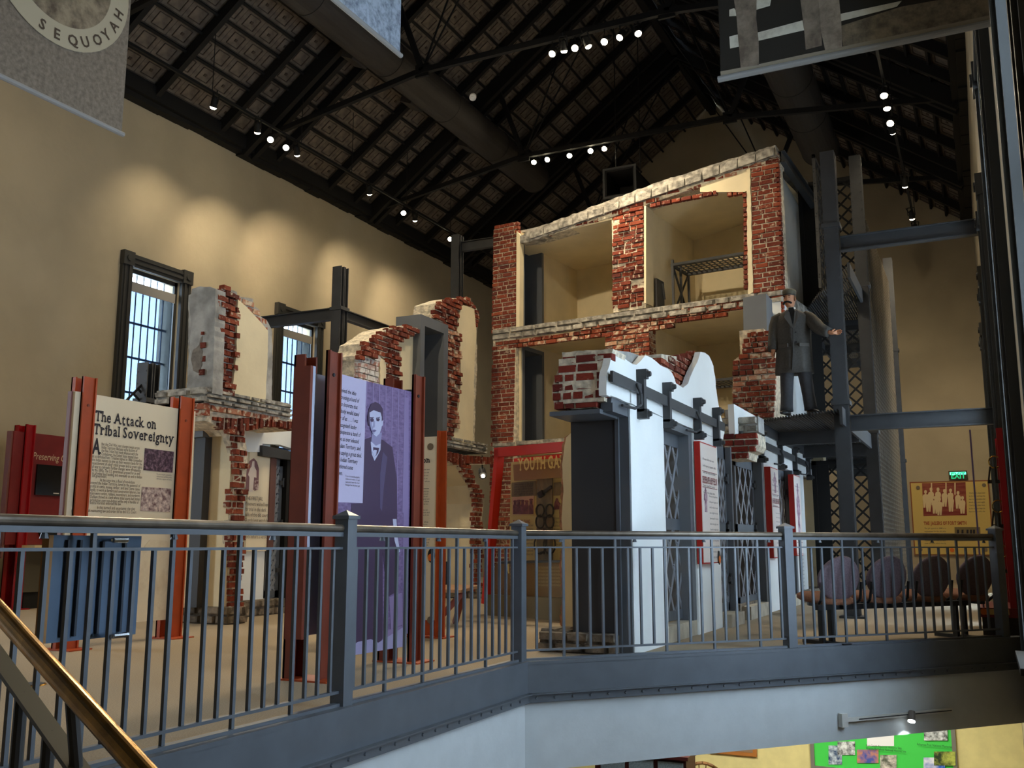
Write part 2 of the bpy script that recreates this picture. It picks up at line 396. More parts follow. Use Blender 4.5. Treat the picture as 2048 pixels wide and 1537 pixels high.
# ridge beam
struct('beam_ridge', MB().box((XA-.09, YF, ZA-.4), (XA+.09, YB, ZA-.08)), M_black)
# trusses (steel, black): doubled top chords, raised tie, struts, thin rods
def truss(y, n_):
    t = thing('roof_truss', (XA, y, 10.1), n_, 'truss')
    zt = 10.15
    NL, NR = Vector((-9.3, y, zt)), Vector((-4.35, y, zt))
    for s_, (x0, z0, nd) in ((-1, (XL, EL, NL)), (1, (XR, ER, NR))):
        a = Vector((x0, y, z0)); b = Vector((XA, y, ZA)); n = Vector((-(b-a).z, 0, (b-a).x)).normalized(); n = n if n.z > 0 else -n
        for k in (-.13, .13):
            obj('top_chord', MB().bar(a+Y3*k-n*.2, b+Y3*k-n*.2, .12, .34, n), M_black, t)
        obj('tie_rod', MB().bar(a-Vector((0,0,.0)), nd, .09, .11), M_black, t)
        q = a.lerp(b, .52)-n*.3
        obj('strut', MB().bar(nd, q, .09, .1), M_black, t)
        obj('hanger_rod', MB().tube(nd, Vector((XA, y, ZA-.4)), .018, 6), M_black, t)
        q2 = a.lerp(b, .80)-n*.3
        obj('hanger_rod', MB().tube(nd, q2, .02, 6), M_black, t)
        obj('gusset', MB().obox(nd, X3, Z3, Y3, .3, .26, .05), M_black, t)
    obj('tie_rod', MB().bar(NL, NR, .09, .11), M_black, t)
    return t
for y, l in ((5.9, 'black steel roof truss passing over the hanging banners'), (10.55, 'black steel roof truss above the printed banner nearest the left wall'), (15.2, 'black steel roof truss with seven spotlights under its tie rod'), (19.9, 'black steel roof truss with five spotlights above the brick cell block'), (24.5, 'farthest black steel roof truss before the end gable wall')): truss(y, l)
# ================================================================ windows
M_bars = mat('window_bar_paint', (120, 128, 140), .5)
M_screen = glassmat('sun_screen_fabric', (.27, .305, .36), .0, .6)
M_shade = mat('roller_shade_fabric', (150, 146, 140), .8)
def window(n, x, out, y, ztop):
    s_ = -out; w = WW/2; z0, z1 = .1, ztop
    mb = MB()
    cw = .24; xo = x+s_*.07
    mb.box((x, y-w-cw, z0-.1), (xo, y-w, z1)); mb.box((x, y+w, z0-.1), (xo, y+w+cw, z1)); mb.box((x, y-w-cw, z1), (xo, y+w+cw, z1+.24))
    for a in (-1, 1): mb.box((x, y+a*(w+.05), z0), (x+s_*.095, y+a*(w+.1), z1+.02)); mb.box((x, y+a*(w+.16), z0), (x+s_*.09, y+a*(w+.2), z1+.02))
    mb.box((x, y-w, z1+.06), (x+s_*.095, y+w, z1+.11)); mb.box((x, y-w, z1+.16), (x+s_*.09, y+w, z1+.2))
    fr = struct('window_%d' % n, mb, M_frame)
    for a in (-1, 1): obj('corner_block', MB().box((x, y+a*(w+.0), z1), (x+s_*.11, y+a*(w+.25), z1+.26)).tube((x+s_*.1, y+a*(w+.125), z1+.13), (x+s_*.13, y+a*(w+.125), z1+.13), .06, 14), M_frame, fr)
    sash = MB(); xi = x+out*.10
    for a in (-1, 1): sash.box((xi, y+a*w, z0), (xi+.05, y+a*(w-.07), z1))
    zm = z0+(z1-z0)*.52
    for z, h in ((z0, .1), (zm, .1), (z1-.08, .08)): sash.box((xi, y-w, z), (xi+.05, y+w, z+h))
    obj('sash', sash, M_frame, fr)
    for za, zb in ((z0+.1, zm), (zm+.1, z1-.08)): obj('pane', MB().box((xi+.02, y-w+.07, za), (xi+.03, y+w-.07, zb)), M_glass, fr)
    if out < 0: obj('sun_screen', MB().box((x+out*.05, y-w+.06, z0+.35), (x+out*.053, y+w-.10, z1-.42)), M_screen, fr, 'translucent grey sun screen')
    xb = x+out*.30
    for i in range(7):
        yy = y-w+.1+i*(WW-.2)/6; obj('bar', MB().tube((xb, yy, z0), (xb, yy, z1), .014, 6), M_bars, fr)
    for k in range(9): obj('cross_bar', MB().box((xb-.012, y-w, z0+.35+k*(z1-z0)/9), (xb+.012, y+w, z0+.39+k*(z1-z0)/9)), M_bars, fr)
    obj('shade_roll', MB().box((x+out*.04, y-w+.05, z1-.42), (x+out*.07, y+w-.05, z1-.24)), M_shade, fr)
    obj('sill', MB().box((x+out*.45, y-w-.05, z0-.05), (x+s_*.14, y+w+.05, z0)), M_frame, fr)
    return fr
k = 1
for y in WINS[1:]: window(k, XL, -1, y, 6.0); k += 1
for y in WINS: window(k, XR, 1, y, 5.05); k += 1
# ================================================================ ducts
def duct(x, z, r, y0, y1, label, collars):
    t = thing('round_duct', (x, y1, z), label, 'duct')
    obj('tube', MB().tube((x, y0, z), (x, y1, z), r, 36), M_duct, t, smooth=False)
    obj('end_cap', MB().tube((x, y1, z), (x, y1+.03, z), r*1.02, 36), M_duct, t)
    for y in collars: obj('seam_band', MB().tube((x, y-.02, z), (x, y+.02, z), r*1.025, 36), M_duct, t)
    return t
d1 = duct(-10.38, 10.85, .40, 2, 22.9, 'long dark round air duct under the roof above the left wall', (9, 11, 13, 15.6, 18, 20.5))
for y in (10.2, 12.2, 15.0, 17.2, 19.8): obj('outlet', MB().obox((-10.75, y, 10.68), (1,0,-.45), (0,1,0), (.45,0,1), .3, .5, .25), M_duct, d1)
duct(-3.05, 10.85, .46, 9, 24.2, 'dark round air duct under the right roof slope behind the striped fence banner', (11, 14, 17, 20, 22))
bd = t = thing('box_duct', onY(1240, 390, 19.4), 'black square duct mouth behind the top of the brick cell block', 'duct')
a = onY(1211, 395, 19.4); b = onY(1268, 333, 19.4); mb = MB()
x0, x1, z0, z1 = a.x, b.x, a.z, b.z
for q in ((x0, z0, x1, z0+.03), (x0, z1-.03, x1, z1), (x0, z0, x0+.03, z1), (x1-.03, z0, x1, z1)): mb.box((q[0], 19.4, q[1]), (q[2], 22.5, q[3]))
mb.box((x0, 20.3, z0), (x1, 20.33, z1)); obj('casing', mb, M_black, t)
for xx in (x0+.05, x1-.05): obj('hanger_rod', MB().tube((xx, 20, z1), (xx, 20, 13.2), .012, 6), M_black, t)
obj('flange', MB().box((x0-.05, 19.37, z0-.05), (x1+.05, 19.41, z0)).box((x0-.05, 19.37, z1), (x1+.05, 19.41, z1+.05)).box((x0-.05, 19.37, z0), (x0, 19.41, z1)).box((x1, 19.37, z0), (x1+.05, 19.41, z1)), M_iron, t)
# smoke detector on a rafter
P = onY(946, 193, 15.0); t = thing('smoke_detector', P, 'small white round detector on a dark rafter beside the air duct', 'detector')
obj('body', MB().tube(P, P+Vector((.02, -.05, -.05)), .065, 16).tube(P+Vector((.02, -.05, -.05)), P+Vector((.03, -.07, -.07)), .035, 12), mat('white_plastic', (200, 196, 188), .5), t)
# ================================================================ steel edge (fascia) and railings
def edge(n, P, Q, off):
    e = (Q-P).normalized(); nn = Vector((e.y, -e.x)); mb = MB()
    P3 = lambda q, o, z: Vector((q.x+nn.x*o, q.y+nn.y*o, z))
    mb.prism([P3(P, 0, -.23), P3(Q, 0, -.23), P3(Q, 0, .02), P3(P, 0, .02)], (nn.x*.03, nn.y*.03, 0))
    mb.prism([P3(P, -.1, .0), P3(Q, -.1, .0), P3(Q, -.1, .025), P3(P, -.1, .025)], (nn.x*.135, nn.y*.135, 0))
    o = struct('trim_%d' % n, mb, M_steel)
    obj('angle_iron', MB().prism([P3(P, .03, -.295), P3(Q, .03, -.295), P3(Q, .03, -.225), P3(P, .03, -.225)], (nn.x*.02, nn.y*.02, 0)).prism([P3(P, .03, -.232), P3(Q, .03, -.232), P3(Q, .03, -.222), P3(P, .03, -.222)], (nn.x*.05, nn.y*.05, 0)), M_steel, o)
    L = (Q-P).length; k = int(L/.165); rv = None
    for i in range(k):
        q = P3(P+e*(.08+i*.165), .05, -.26)
        r = MB(); r.tube(q, q+Vector((nn.x*.01, nn.y*.01, 0)), .013, 8, .009)
        obj('rivet', r, M_steel, o)
    return o
edge(3, Vector((-3.44, -.5)), A1, 0); edge(4, A1, A2+ED*.25, 0)
def railing(P, Q, label, posts, pitch, phase, start_end=(0, 0)):
    e = (Q-P).normalized(); nn = Vector((e.y, -e.x)); L = (Q-P).length
    off = -.055
    W3 = lambda s, z, o=0.: Vector((P.x+e.x*s+nn.x*(off+o), P.y+e.y*s+nn.y*(off+o), z))
    e3 = Vector((e.x, e.y, 0)); n3 = Vector((nn.x, nn.y, 0))
    t = thing('railing', W3(L/2, 0), label, 'railing', None)
    ps = [-.04]+posts+[L+.04]
    for s in posts:
        if 0 <= s <= L+.01:
            po = obj('post', MB().obox(W3(s, .56), e3, Z3, n3, .095, 1.12, .095), M_steel, t)
            obj('post_cap', MB().obox(W3(s, 1.125), e3, Z3, n3, .12, .02, .12).add([W3(s, 1.135)+e3*a*.055+n3*b*.055 for a, b in ((-1,-1),(1,-1),(1,1),(-1,1))]+[W3(s, 1.17)], [(0,1,4),(1,2,4),(2,3,4),(3,0,4),(3,2,1,0)]), M_steel, po)
    segs = [(a, b) for a, b in zip(ps[:-1], ps[1:]) if b-a > .15]
    for a, b in segs:
        a += .05; b -= .05; a = max(a, 0); b = min(b, L)
        obj('handrail', MB().tube(W3(a, 1.058), W3(b, 1.058), .024, 14), M_railtop, t, 'worn bronze handrail', smooth=False)
        obj('rail_channel', MB().obox(W3((a+b)/2, 1.022), e3, Z3, n3, b-a, .026, .036), M_steel, t)
        for z, h in ((.94, .014), (.105, .016)): obj('rail', MB().obox(W3((a+b)/2, z), e3, Z3, n3, b-a, h, .032), M_steel, t)
        obj('base_bar', MB().obox(W3((a+b)/2, .034), e3, Z3, n3, b-a, .018, .05), M_steel, t)
        for q in np.arange(a+.35, b-.1, .72): obj('bracket', MB().tube(W3(q, 1.01), W3(q, .985), .012, 6, .02), M_steel, t)
    k = int((0-phase)/pitch)-1
    while phase+k*pitch < L:
        s = phase+k*pitch; lg = k % 4 == 0; k += 1
        if s < .06 or s > L-.06 or any(abs(s-p) < .075 for p in posts): continue
        z0, z1 = (.03, 1.01) if lg else (.105, .94)
        obj('baluster', MB().obox(W3(s, (z0+z1)/2), e3, Z3, n3, .019 if not lg else .021, z1-z0, .019), M_steel, t)
    return t
R0 = Vector((-3.44, -.5))
railing(R0, A1, 'blue grey steel railing with plain balusters running beside the brass stair rail', [.05, 2.9, 5.42, 7.87], .1165, 3.05+.5)
railing(A1, A2, 'blue grey steel railing crossing in front of the four chairs', [2.72, (A2-A1).length], .1252, .381)
# ---------------------------------------------------------------- blue sign board clamped behind the railing (its back)
fx = lambda x, y: onX(x, y, -3.62)
q = [fx(104, 1071), fx(277, 1074), fx(266, 1271), fx(84, 1285)]
t = thing('sign_board', (-3.62, (q[0].y+q[1].y)/2, q[2].z), 'plain blue board hung on the left railing seen from behind', 'sign')
y0, y1, z0, z1 = q[3].y, q[1].y, q[2].z+.005, q[0].z
obj('board', MB().box((-3.60, y0, z0), (-3.625, y1, z1)), mat('blue_board_paint', (72, 90, 110), .6, noise=.04), t)
obj('edge_band', MB().box((-3.598, y0-.022, z0), (-3.64, y0, z1)), mat('bare_wood_edge', (150, 108, 62), .7), t, 'bare wood edge')
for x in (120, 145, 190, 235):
    P = fx(x, 1170); obj('shadow_strip', MB().box((-3.6, P.y-.006, z0+.02), (-3.582, P.y+.006, z1-.02)), mat('baluster_shadow', (40, 46, 54), .6), t)  # dark strips standing in for the shadows of the balusters on the board
for yy in (1081, 1269):
    P = fx(192, yy); obj('clamp', MB().obox((-3.535, P.y, P.z), Y3, Z3, X3, .09, .012, .12).tube((-3.47, P.y-.04, P.z), (-3.47, P.y+.04, P.z), .012, 8), mat('chrome', (200, 205, 210), .15, 1.), t, 'chrome clamp')
# ---------------------------------------------------------------- brass stair rail close to the camera
a = EYE+pxray(250, 1504)*2.05; d = Vector((-1, .30, .30)).normalized()
b = EYE+pxray(10, 1237)*2.62
d = (b-a).normalized(); a2 = a-d*.9; b2 = b+d*.55
t = thing('stair_handrail', (a.x, a.y, LOW+2.0), 'polished brass stair handrail on dark posts in the near corner', 'handrail')
obj('tube', MB().tube(a2, b2, .0245, 24), M_brass, t, 'worn polished brass tube', smooth=False)
f0 = EYE+pxray(160, 1545)*2.25; f1 = EYE+pxray(-10, 1308)*2.64
fd = (f1-f0).normalized()
obj('flat_bar', MB().bar(f0-fd*.9, f1+fd*.5, .05, .012), mat('olive_flat_bar', (92, 86, 70), .5, .3), t)
for s in (-.02, .19, .38, .57, .76, -.25, -.5):
    p = f0+fd*s; obj('spindle', MB().tube(p, p-Z3*.85, .0165, 10), M_iron, t)
for s in (.02,):
    p = f0+fd*s; q2 = a+d*((p-a).xy.dot(d.xy)/d.xy.dot(d.xy)); obj('support', MB().tube(p, q2, .015, 10), M_iron, t)
s0 = f0-fd*1.1-Z3*.85; s1 = f1+fd*.7-Z3*.85
obj('stringer', MB().bar(s0, s1, .05, .25), M_steel, t)
# floor outlet
P = onZ(62, 1371, 0); t = thing('floor_outlet', P, 'small dark round outlet cover set in the beige carpet', 'outlet')
obj('cover', MB().tube(P, P+Z3*.012, .085, 20, .08), M_iron, t)
obj('ring', MB().tube(P, P+Z3*.008, .1, 20, .095), M_brass, t)
# ================================================================ lower level
t = thing('green_poster', (-1.7, 17, -2.8), 'bright green poster with small photos on the lower yellow wall', 'poster')
fy = lambda x, y, o=0.: onY(x, y, 16.97-o)
a = fy(1630, 1532); b = fy(1900, 1440)
obj('board', MB().box((a.x, 17, a.z), (b.x, 16.97, -1.2)), mat('green_poster_paper', (72, 214, 84), .6), t)
obj('frame', MB().box((a.x-.06, 17, a.z-.06), (b.x+.06, 16.95, a.z)).box((a.x-.06, 17, a.z), (a.x, 16.95, -1.2)).box((b.x, 17, a.z), (b.x+.06, 16.95, -1.2)), mat('grey_aluminium', (150, 150, 140), .4, .5), t)
def pic(x0, y0, x1, y1, m, n_=[0]):
    n_[0] += 1; p = [fy(x, y, .004+.004*n_[0]) for x, y in ((x0, y0), (x1, y0), (x1, y1), (x0, y1))]; obj('photo', MB().prism(p, (0, .003, 0)), m, t)
pic(1734, 1466, 1788, 1493, mat('white_paper', (246, 246, 246), .6))
pic(1657, 1492, 1684, 1530, photomat('p_blue', (40, 70, 110), (210, 225, 235), 14)); pic(1675, 1484, 1710, 1511, photomat('p_bw', (20, 24, 30), (235, 240, 240), 12))
pic(1714, 1500, 1757, 1527, photomat('p_sunset', (70, 90, 170), (226, 150, 80), 6)); pic(1760, 1511, 1793, 1540, photomat('p_street', (90, 96, 80), (235, 228, 214), 12))
pic(1848, 1458, 1895, 1482, photomat('p_map', (60, 66, 60), (235, 240, 240), 14)); pic(1847, 1516, 1890, 1545, photomat('p_flag', (40, 100, 200), (240, 240, 250), 5)); pic(1868, 1504, 1911, 1532, photomat('p_trees', (40, 60, 30), (190, 200, 90), 9))
POSTER = t
# track light on the header wall
p0 = onV(1690, 1441, A1, A2, .03); p1 = onV(1902, 1421, A1, A2, .03); e3 = Vector((ED.x, ED.y, 0)); n3 = Vector((EN.x, EN.y, 0))
t = thing('track_light', (p0+p1)/2, 'white track with one lit spotlight on the header wall below the chairs', 'light')
M_wp = mat('white_enamel', (206, 204, 196), .4)
obj('track', MB().bar(p0, p1, .035, .035), M_wp, t); obj('feed_box', MB().obox(p0-e3*.02, e3, Z3, n3, .07, .12, .05), M_wp, t)
obj('slot', MB().bar(p0+e3*.15+n3*.018, p1-e3*.01+n3*.018, .004, .01), M_iron, t)
h = onV(1824, 1424, A1, A2, .06); h2 = onV(1823, 1443, A1, A2, .09)
obj('housing', MB().tube(h, h2, .03, 14, .036), mat('grey_enamel', (120, 112, 104), .4), t)
obj('lens', MB().tube(h2, h2+(h2-h).normalized()*.006, .034, 16), mat('lit_cool_lens', (255, 255, 255), .3, emit=(.85, .95, 1), estr=9.), t)
l = bpy.data.lights.new('track_lamp', 'SPOT'); l.energy = 12; l.spot_size = 1.5; l.color = (.85, .97, 1); l.shadow_soft_size = .03
lo = bpy.data.objects.new('track_lamp', l); COL.objects.link(lo); WL[lo.name] = basis(h2+(h2-h).normalized()*.02, e3, n3, Vector((0, 0, 1))); parent_to(lo, t)
# lower room ceiling lights
for x, y in ((-1.6, 14.6), (-4.5, 14.4)):
    l = bpy.data.lights.new('lower_room_lamp', 'AREA'); l.size = 1.2; l.energy = 60; l.color = (1, .97, .86); lo = bpy.data.objects.new('lower_room_lamp', l); COL.objects.link(lo); lo.location = (x, y, -.4)
# wooden armchairs below
M_oak = mat('brown_varnished_wood', (128, 90, 52), .35, noise=.2, scale=5)
def wood_chair(P, rot, label):
    t = thing('wooden_armchair', (P.x, P.y, LOW), label, 'chair')
    R = Matrix.Translation((P.x, P.y, LOW)) @ Matrix.Rotation(rot, 4, 'Z')
    q = lambda x, y, z: R @ Vector((x, y, z))
    obj('seat', MB().prism([q(.25*math.cos(a)*1.0, .24*math.sin(a), .44) for a in np.linspace(0, 2*math.pi, 17)[:-1]], (0, 0, -.04)), M_oak, t)
    for x, y in ((-.19, -.17), (.19, -.17), (-.19, .17), (.19, .17)): obj('leg', MB().tube(q(x, y, .41), q(x*1.2, y*1.2, 0), .02, 8), M_oak, t)
    arc = [q(.30*math.cos(a), .27*math.sin(a)-.02, .66+.18*max(0, -math.sin(a))**2) for a in np.linspace(math.pi*.9, math.pi*2.1, 15)]
    obj('back_rail', MB().path(arc, .026, 8), M_oak, t)
    for a in np.linspace(math.pi*1.08, math.pi*1.92, 8): obj('spindle', MB().tube(q(.21*math.cos(a), .2*math.sin(a), .43), q(.30*math.cos(a), .27*math.sin(a)-.02, .66+.18*max(0, -math.sin(a))**2), .009, 6), M_oak, t)
    return t
P = onZ(1405, 1519, LOW+.84); wood_chair(P, .25, 'brown wooden armchair with spindle back under the header, left one')
P = onZ(1456, 1531, LOW+.80)+Vector((.32, -.25, 0)); wood_chair(P, -.5, 'brown wooden armchair with curved back rail beside the orange picture frame')
P = onY(1492, 1512, 16.95); t = thing('picture_frame', (P.x, 16.97, P.z), 'orange brown framed picture corner on the lower yellow wall', 'picture')
a = onY(1476, 1500, 16.95); b = onY(1513, 1515, 16.95)
obj('frame', MB().prism([(a.x-.5, 16.95, a.z+.55), (b.x, 16.95, a.z+.55), (b.x, 16.95, b.z), (a.x-.5, 16.95, b.z)], (0, .04, 0)), mat('orange_wood', (176, 112, 50), .5), t)
obj('print', MB().prism([(a.x-.44, 16.945, a.z+.49), (b.x-.06, 16.945, a.z+.49), (b.x-.06, 16.945, b.z+.06), (a.x-.44, 16.945, b.z+.06)], (0, .005, 0)), mat('picture_print', (150, 120, 90), .5), t)
t = thing('display_cabinet', (-5.4, 14.8, LOW), 'dark red cabinet with blue front at the bottom edge of the lower room', 'cabinet')
a = onY(1190, 1534, 14.5); b = onY(1372, 1522, 14.5)
obj('body', MB().box((a.x, 14.5, LOW), (b.x, 15.0, b.z)), mat('dark_maroon_wood', (64, 22, 24), .5), t)
obj('top', MB().box((a.x-.04, 14.46, b.z), (b.x+.04, 15.04, b.z+.05)), mat('dark_maroon_wood', (64, 22, 24), .5), t)
for k in range(3): obj('door', MB().box((a.x+.1+k*.45, 14.48, LOW+.1), (a.x+.48+k*.45, 14.5, b.z-.04)), mat('blue_speckled_panel', (120, 142, 160), .6, noise=.15, scale=60), t)
# ================================================================ ruin 1: white wall fragment with the sliding locking bar (near right)
OUT = -2.86
w_ = lambda x, y: onX(x, y, OUT)
def wobble(P, s=0): return P
def lattice_door(t, Y0, Y1, z0, z1, X, nx=3, name='lattice_door'):
    "riveted diamond lattice of flat bars in a frame, facing +X"
    fr = MB(); w = .07
    fr.box((X, Y0, z0), (X+.02, Y0+w, z1)).box((X, Y1-w, z0), (X+.02, Y1, z1)).box((X, Y0, z0), (X+.02, Y1, z0+.1)).box((X, Y0, z1-.16), (X+.02, Y1, z1))
    zm = z0+(z1-z0)*.47; fr.box((X, Y0, zm), (X+.02, Y1, zm+.12))
    d = obj(name, fr, M_steel, t)
    la = MB(); rv = MB()
    cw = (Y1-Y0-2*w)/nx*1.0; ch = cw*1.55
    for za, zb in ((z0+.1, zm), (zm+.12, z1-.16)):
        H = zb-za; Wd = Y1-Y0-2*w
        for s in (-1, 1):
            k = -H/ch*1.0
            n = int((Wd+H*cw/ch)/cw)+2
            for i in range(-1, n):
                # line y = c + s*z*cw/ch
                c = (i*cw) if s < 0 else (i*cw-H*cw/ch)
                pts = []
                a0, a1 = 0., H
                sl = -cw/ch if s < 0 else cw/ch
                ya, yb = c, c+sl*H
                # clip to 0..Wd
                t0, t1 = 0., 1.
                dy = yb-ya
                for lim, sg in ((0, 1), (Wd, -1)):
                    f0 = (ya-lim)*sg; f1 = (yb-lim)*sg
                    if f0 < 0 and f1 < 0: t1 = -1
                    elif f0 < 0: t0 = max(t0, f0/(f0-f1))
                    elif f1 < 0: t1 = min(t1, f0/(f0-f1))
                if t1-t0 > .03:
                    la.bar((X+.010+s*.004, Y0+w+ya+dy*t0, za+H*t0), (X+.010+s*.004, Y0+w+ya+dy*t1, za+H*t1), .048, .008, (1, 0, 0))
        nz = int(H/(ch/2))
        for j in range(nz+1):
            for i in range(nx+1):
                yy = Y0+w+(i+(.5 if j % 2 else 0))*cw; zz = za+j*ch/2
                if yy < Y1-w+.01: rv.tube((X+.014, yy, zz), (X+.024, yy, zz), .014, 6, .008)
    obj('lattice', la, M_lat, d); obj('rivets', rv, M_lat, d, kind='stuff')
    for z in (z0+.35, z0+1.0, z0+1.6): obj('hinge', MB().box((X+.02, Y1-.08, z), (X+.05, Y1+.03, z+.06)).tube((X+.045, Y1-.01, z-.03), (X+.045, Y1-.01, z+.1), .016, 8), M_iron, d)
    return d
def lock_bar(t, Y0, Y1, z, straps, loops, X=OUT):
    "long flat sliding bar with strap brackets and C-shaped handles"
    o = obj('lock_bar', MB().box((X+.03, Y0, z), (X+.055, Y1, z+.10)), M_iron, t)
    for y in straps:
        s = obj('strap_bracket', MB().box((X, y, z-.16), (X+.075, y+.075, z+.16)), M_iron, t)
        for zz in (-.19, .19): obj('bolt_head', MB().box((X, y+.0, z+zz-.035), (X+.10, y+.075, z+zz+.055)).tube((X+.10, y+.037, z+zz+.01), (X+.135, y+.037, z+zz+.01), .034, 10, .022), M_iron, s)
    for y in loops:
        a = [(X+.06, y, z+.08), (X+.10, y, z-.02), (X+.10, y, z-.12), (X+.06, y-.06, z-.16), (X+.02, y-.30, z-.16)]
        obj('pull_handle', MB().path([Vector(p) for p in a], .014, 8), M_iron, t)
    return o
fr1 = thing('wall_fragment', (-3.1, 9.5, 0), 'white plastered jail wall fragment with broken brick top and grey locking bar', 'wall fragment')
top = [(1213,788),(1213,752),(1221,721),(1225,700),(1234,701),(1242,711),(1255,722),(1266,729),(1273,730),(1280,724),(1291,711),(1303,716),(1321,731),(1336,738),(1344,746),(1348,754),(1352,767),(1360,772),(1366,776),(1376,768),(1380,756),(1385,744),(1395,724),(1401,704),(1410,706),(1418,712),(1427,733),(1433,782),(1440,828),(1446,848),(1449,866),(1446,884),(1435,878)]
ztop = 2.24
mb = MB()
pt = [w_(*p) for p in rag(top, .8, 9)]
Yb0, Yb1 = pt[0].y, pt[-1].y
pl = pt[:]
mb.prism(pl+[Vector((OUT, Yb1, ztop)), Vector((OUT, Yb0, ztop))], (-.07, 0, 0))
obj('plaster_face', mb, M_white, fr1)
for ya, yb in ((8.42, 9.46), (10.60, 11.66)): obj('wall_pier', MB().box((OUT, ya, 0), (OUT-.55, yb, ztop)), M_white, fr1)
mb = MB(); mb.box((OUT-.07, 7.93, ztop-.03), (OUT-.50, 8.6, 2.62)).box((OUT-.07, 8.6, ztop), (OUT-.50, 11.5, 2.55))
mb.prism([(OUT-.12, 9.75, 2.5), (OUT-.12, 11.35, 2.5), (OUT-.12, 11.2, 2.95), (OUT-.12, 10.95, 3.12), (OUT-.12, 9.85, 2.98)], (-.3, 0, 0))
obj('brick_core', mb, M_mortar, fr1)
obj('render_lump', MB().prism([onX(x, y, OUT-.09) for x, y in ((1236,702),(1258,704),(1280,712),(1290,716),(1276,735),(1256,728))], (-.3, 0, 0)), M_greymortar, fr1)
B = Bricks(fr1)
endp = [(1124,705),(1226,698),(1221,724),(1214,752),(1212,787),(1207,792),(1193,800),(1193,816),(1110,819),(1107,802),(1104,782),(1108,762),(1118,736),(1124,728)]
BRD = brickmat('dark_red_brick', [(92, 36, 30), (120, 46, 34), (84, 34, 32), (134, 54, 38), (100, 44, 44)], dirt=(176, 160, 140), amount=.36)
a = onY(1104, 819, 7.93); b = onY(1226, 698, 7.93)
obj('broken_mortar', MB().prism([onY(x, y, 7.955) for x, y in rag(endp, 1.2, 8)], (0, .35, 0)), M_mortar, fr1)
B.poly([onY(x, y, 7.93) for x, y in endp], X3, Z3, -Y3, BRD, course=.082, length=.2, joint=.02, depth=.1, prot=.012, headers=.45)
gap = [(1318,722),(1340,716),(1366,714),(1398,702),(1399,720),(1390,744),(1380,770),(1366,780),(1352,770),(1344,750),(1318,735)]
c0 = w_(1318, 790); c1 = w_(1400, 700)
B.poly([onX(x, y, OUT-.10) for x, y in gap], Y3, Z3, X3, BR, course=.078, length=.2, prot=.02, joint=.02, depth=.1, headers=.5)
B.finish()
# steel doorway at the end of the fragment
mb = MB(); mb.box((-3.44, 8.40, .18), (-2.99, 8.52, 2.16)); obj('door_jamb', mb, mat('dark_door_liner', (58, 58, 58), .55), fr1)
mb = MB(); mb.box((-2.99, 8.36, .02), (-2.955, 8.46, 2.2)); obj('frame_edge', mb, M_steel, fr1)
mb = MB(); mb.box((-2.955, 8.39, 0), (-2.865, 8.42, 2.24)); obj('frame_flange', mb, M_door, fr1)
mb = MB(); mb.box((-3.44, 7.90, 2.10), (-2.96, 8.5, 2.14)).box((-2.98, 7.98, 2.12), (-2.87, 8.45, 2.2)); obj('lintel_plate', mb, M_steel, fr1)
mb = MB(); mb.prism([(-2.98, 7.98, 2.14), (-2.98, 8.42, 2.14), (-2.98, 8.42, 2.36), (-2.98, 8.05, 2.36)], (.09, 0, 0)); obj('frame_head', mb, M_steel, fr1)
# partition stub of cream plaster behind the jamb with a broken brick edge
px_ = [(1126,1282),(1124,1240),(1127,1190),(1122,1130),(1128,1090),(1123,1040),(1127,985),(1124,930),(1128,900),(1132,876),(1140,868),(1155,852),(1160,1282)]
obj('partition_stub', MB().prism([onY(x, y, 9.0) for x, y in rag(px_, .8, 8)], (0, .25, 0)), M_cream, fr1)
obj('broken_edge', MB().prism([onY(x+(-4 if x < 1140 else 0), y, 9.03) for x, y in rag(px_, 2.2, 6)], (0, .2, 0)), mat('pink_broken_plaster', (176, 128, 100), .9, noise=.2, scale=20), fr1)
def stones(t, P, U, V, N, w, h, d, m, n, name='stone', seed=3, jag=.12):
    "irregular coursed rubble: every stone its own small mesh"
    r = random.Random(seed); rows = n[1]; v = 0
    P = Vector(P); U = Vector(U); V = Vector(V); N = Vector(N)
    for j in range(rows):
        hh = h/rows; u = 0
        while u < w-.02:
            l = min(w-u, w/n[0]*r.uniform(.6, 1.5)); 
            if w-u-l < .06: l = w-u
            J = lambda: r.uniform(-jag, jag)
            o = P+U*u+V*v; e = .012
            q = [o+U*e+V*e, o+U*(l*.5)+V*(e+hh*J()*.4), o+U*(l-e)+V*e, o+U*(l-e)+V*(hh-e), o+U*(l*.5)+V*(hh-e+hh*J()), o+U*e+V*(hh-e)]
            mb = MB(); k = d*r.uniform(.7, 1.15); f = [p-N*.02 for p in q]; g = [p+N*k*r.uniform(.75, 1.1)*1. for p in q]
            cen = sum(g, Vector())/6; g = [cen+(p-cen)*.86 for p in g]
            mb.rings([f, g]); 
            bs = [tuple(reversed(x)) for x in mb.f] if (f[1]-f[0]).cross(f[2]-f[0]).dot(N) < 0 else mb.f
            mb.f = bs
            obj(name, mb, m, t); u += l
        v += hh
obj('footing', MB().box((-3.74, 8.34, 0), (-2.98, 8.9, .17)), M_foot, fr1)
stones(fr1, (-3.76, 8.34, .0), X3, Z3, -Y3, .78, .19, .05, M_foot, (4, 2))
stones(fr1, (-3.76, 8.34, .17), X3, Y3, Z3, .3, .5, .03, M_foot, (2, 2), seed=5)
lattice_door(fr1, 9.50, 10.55, .18, 2.18, -3.02, 3)
lattice_door(fr1, 11.70, 12.35, .16, 2.2, -2.95, 3)
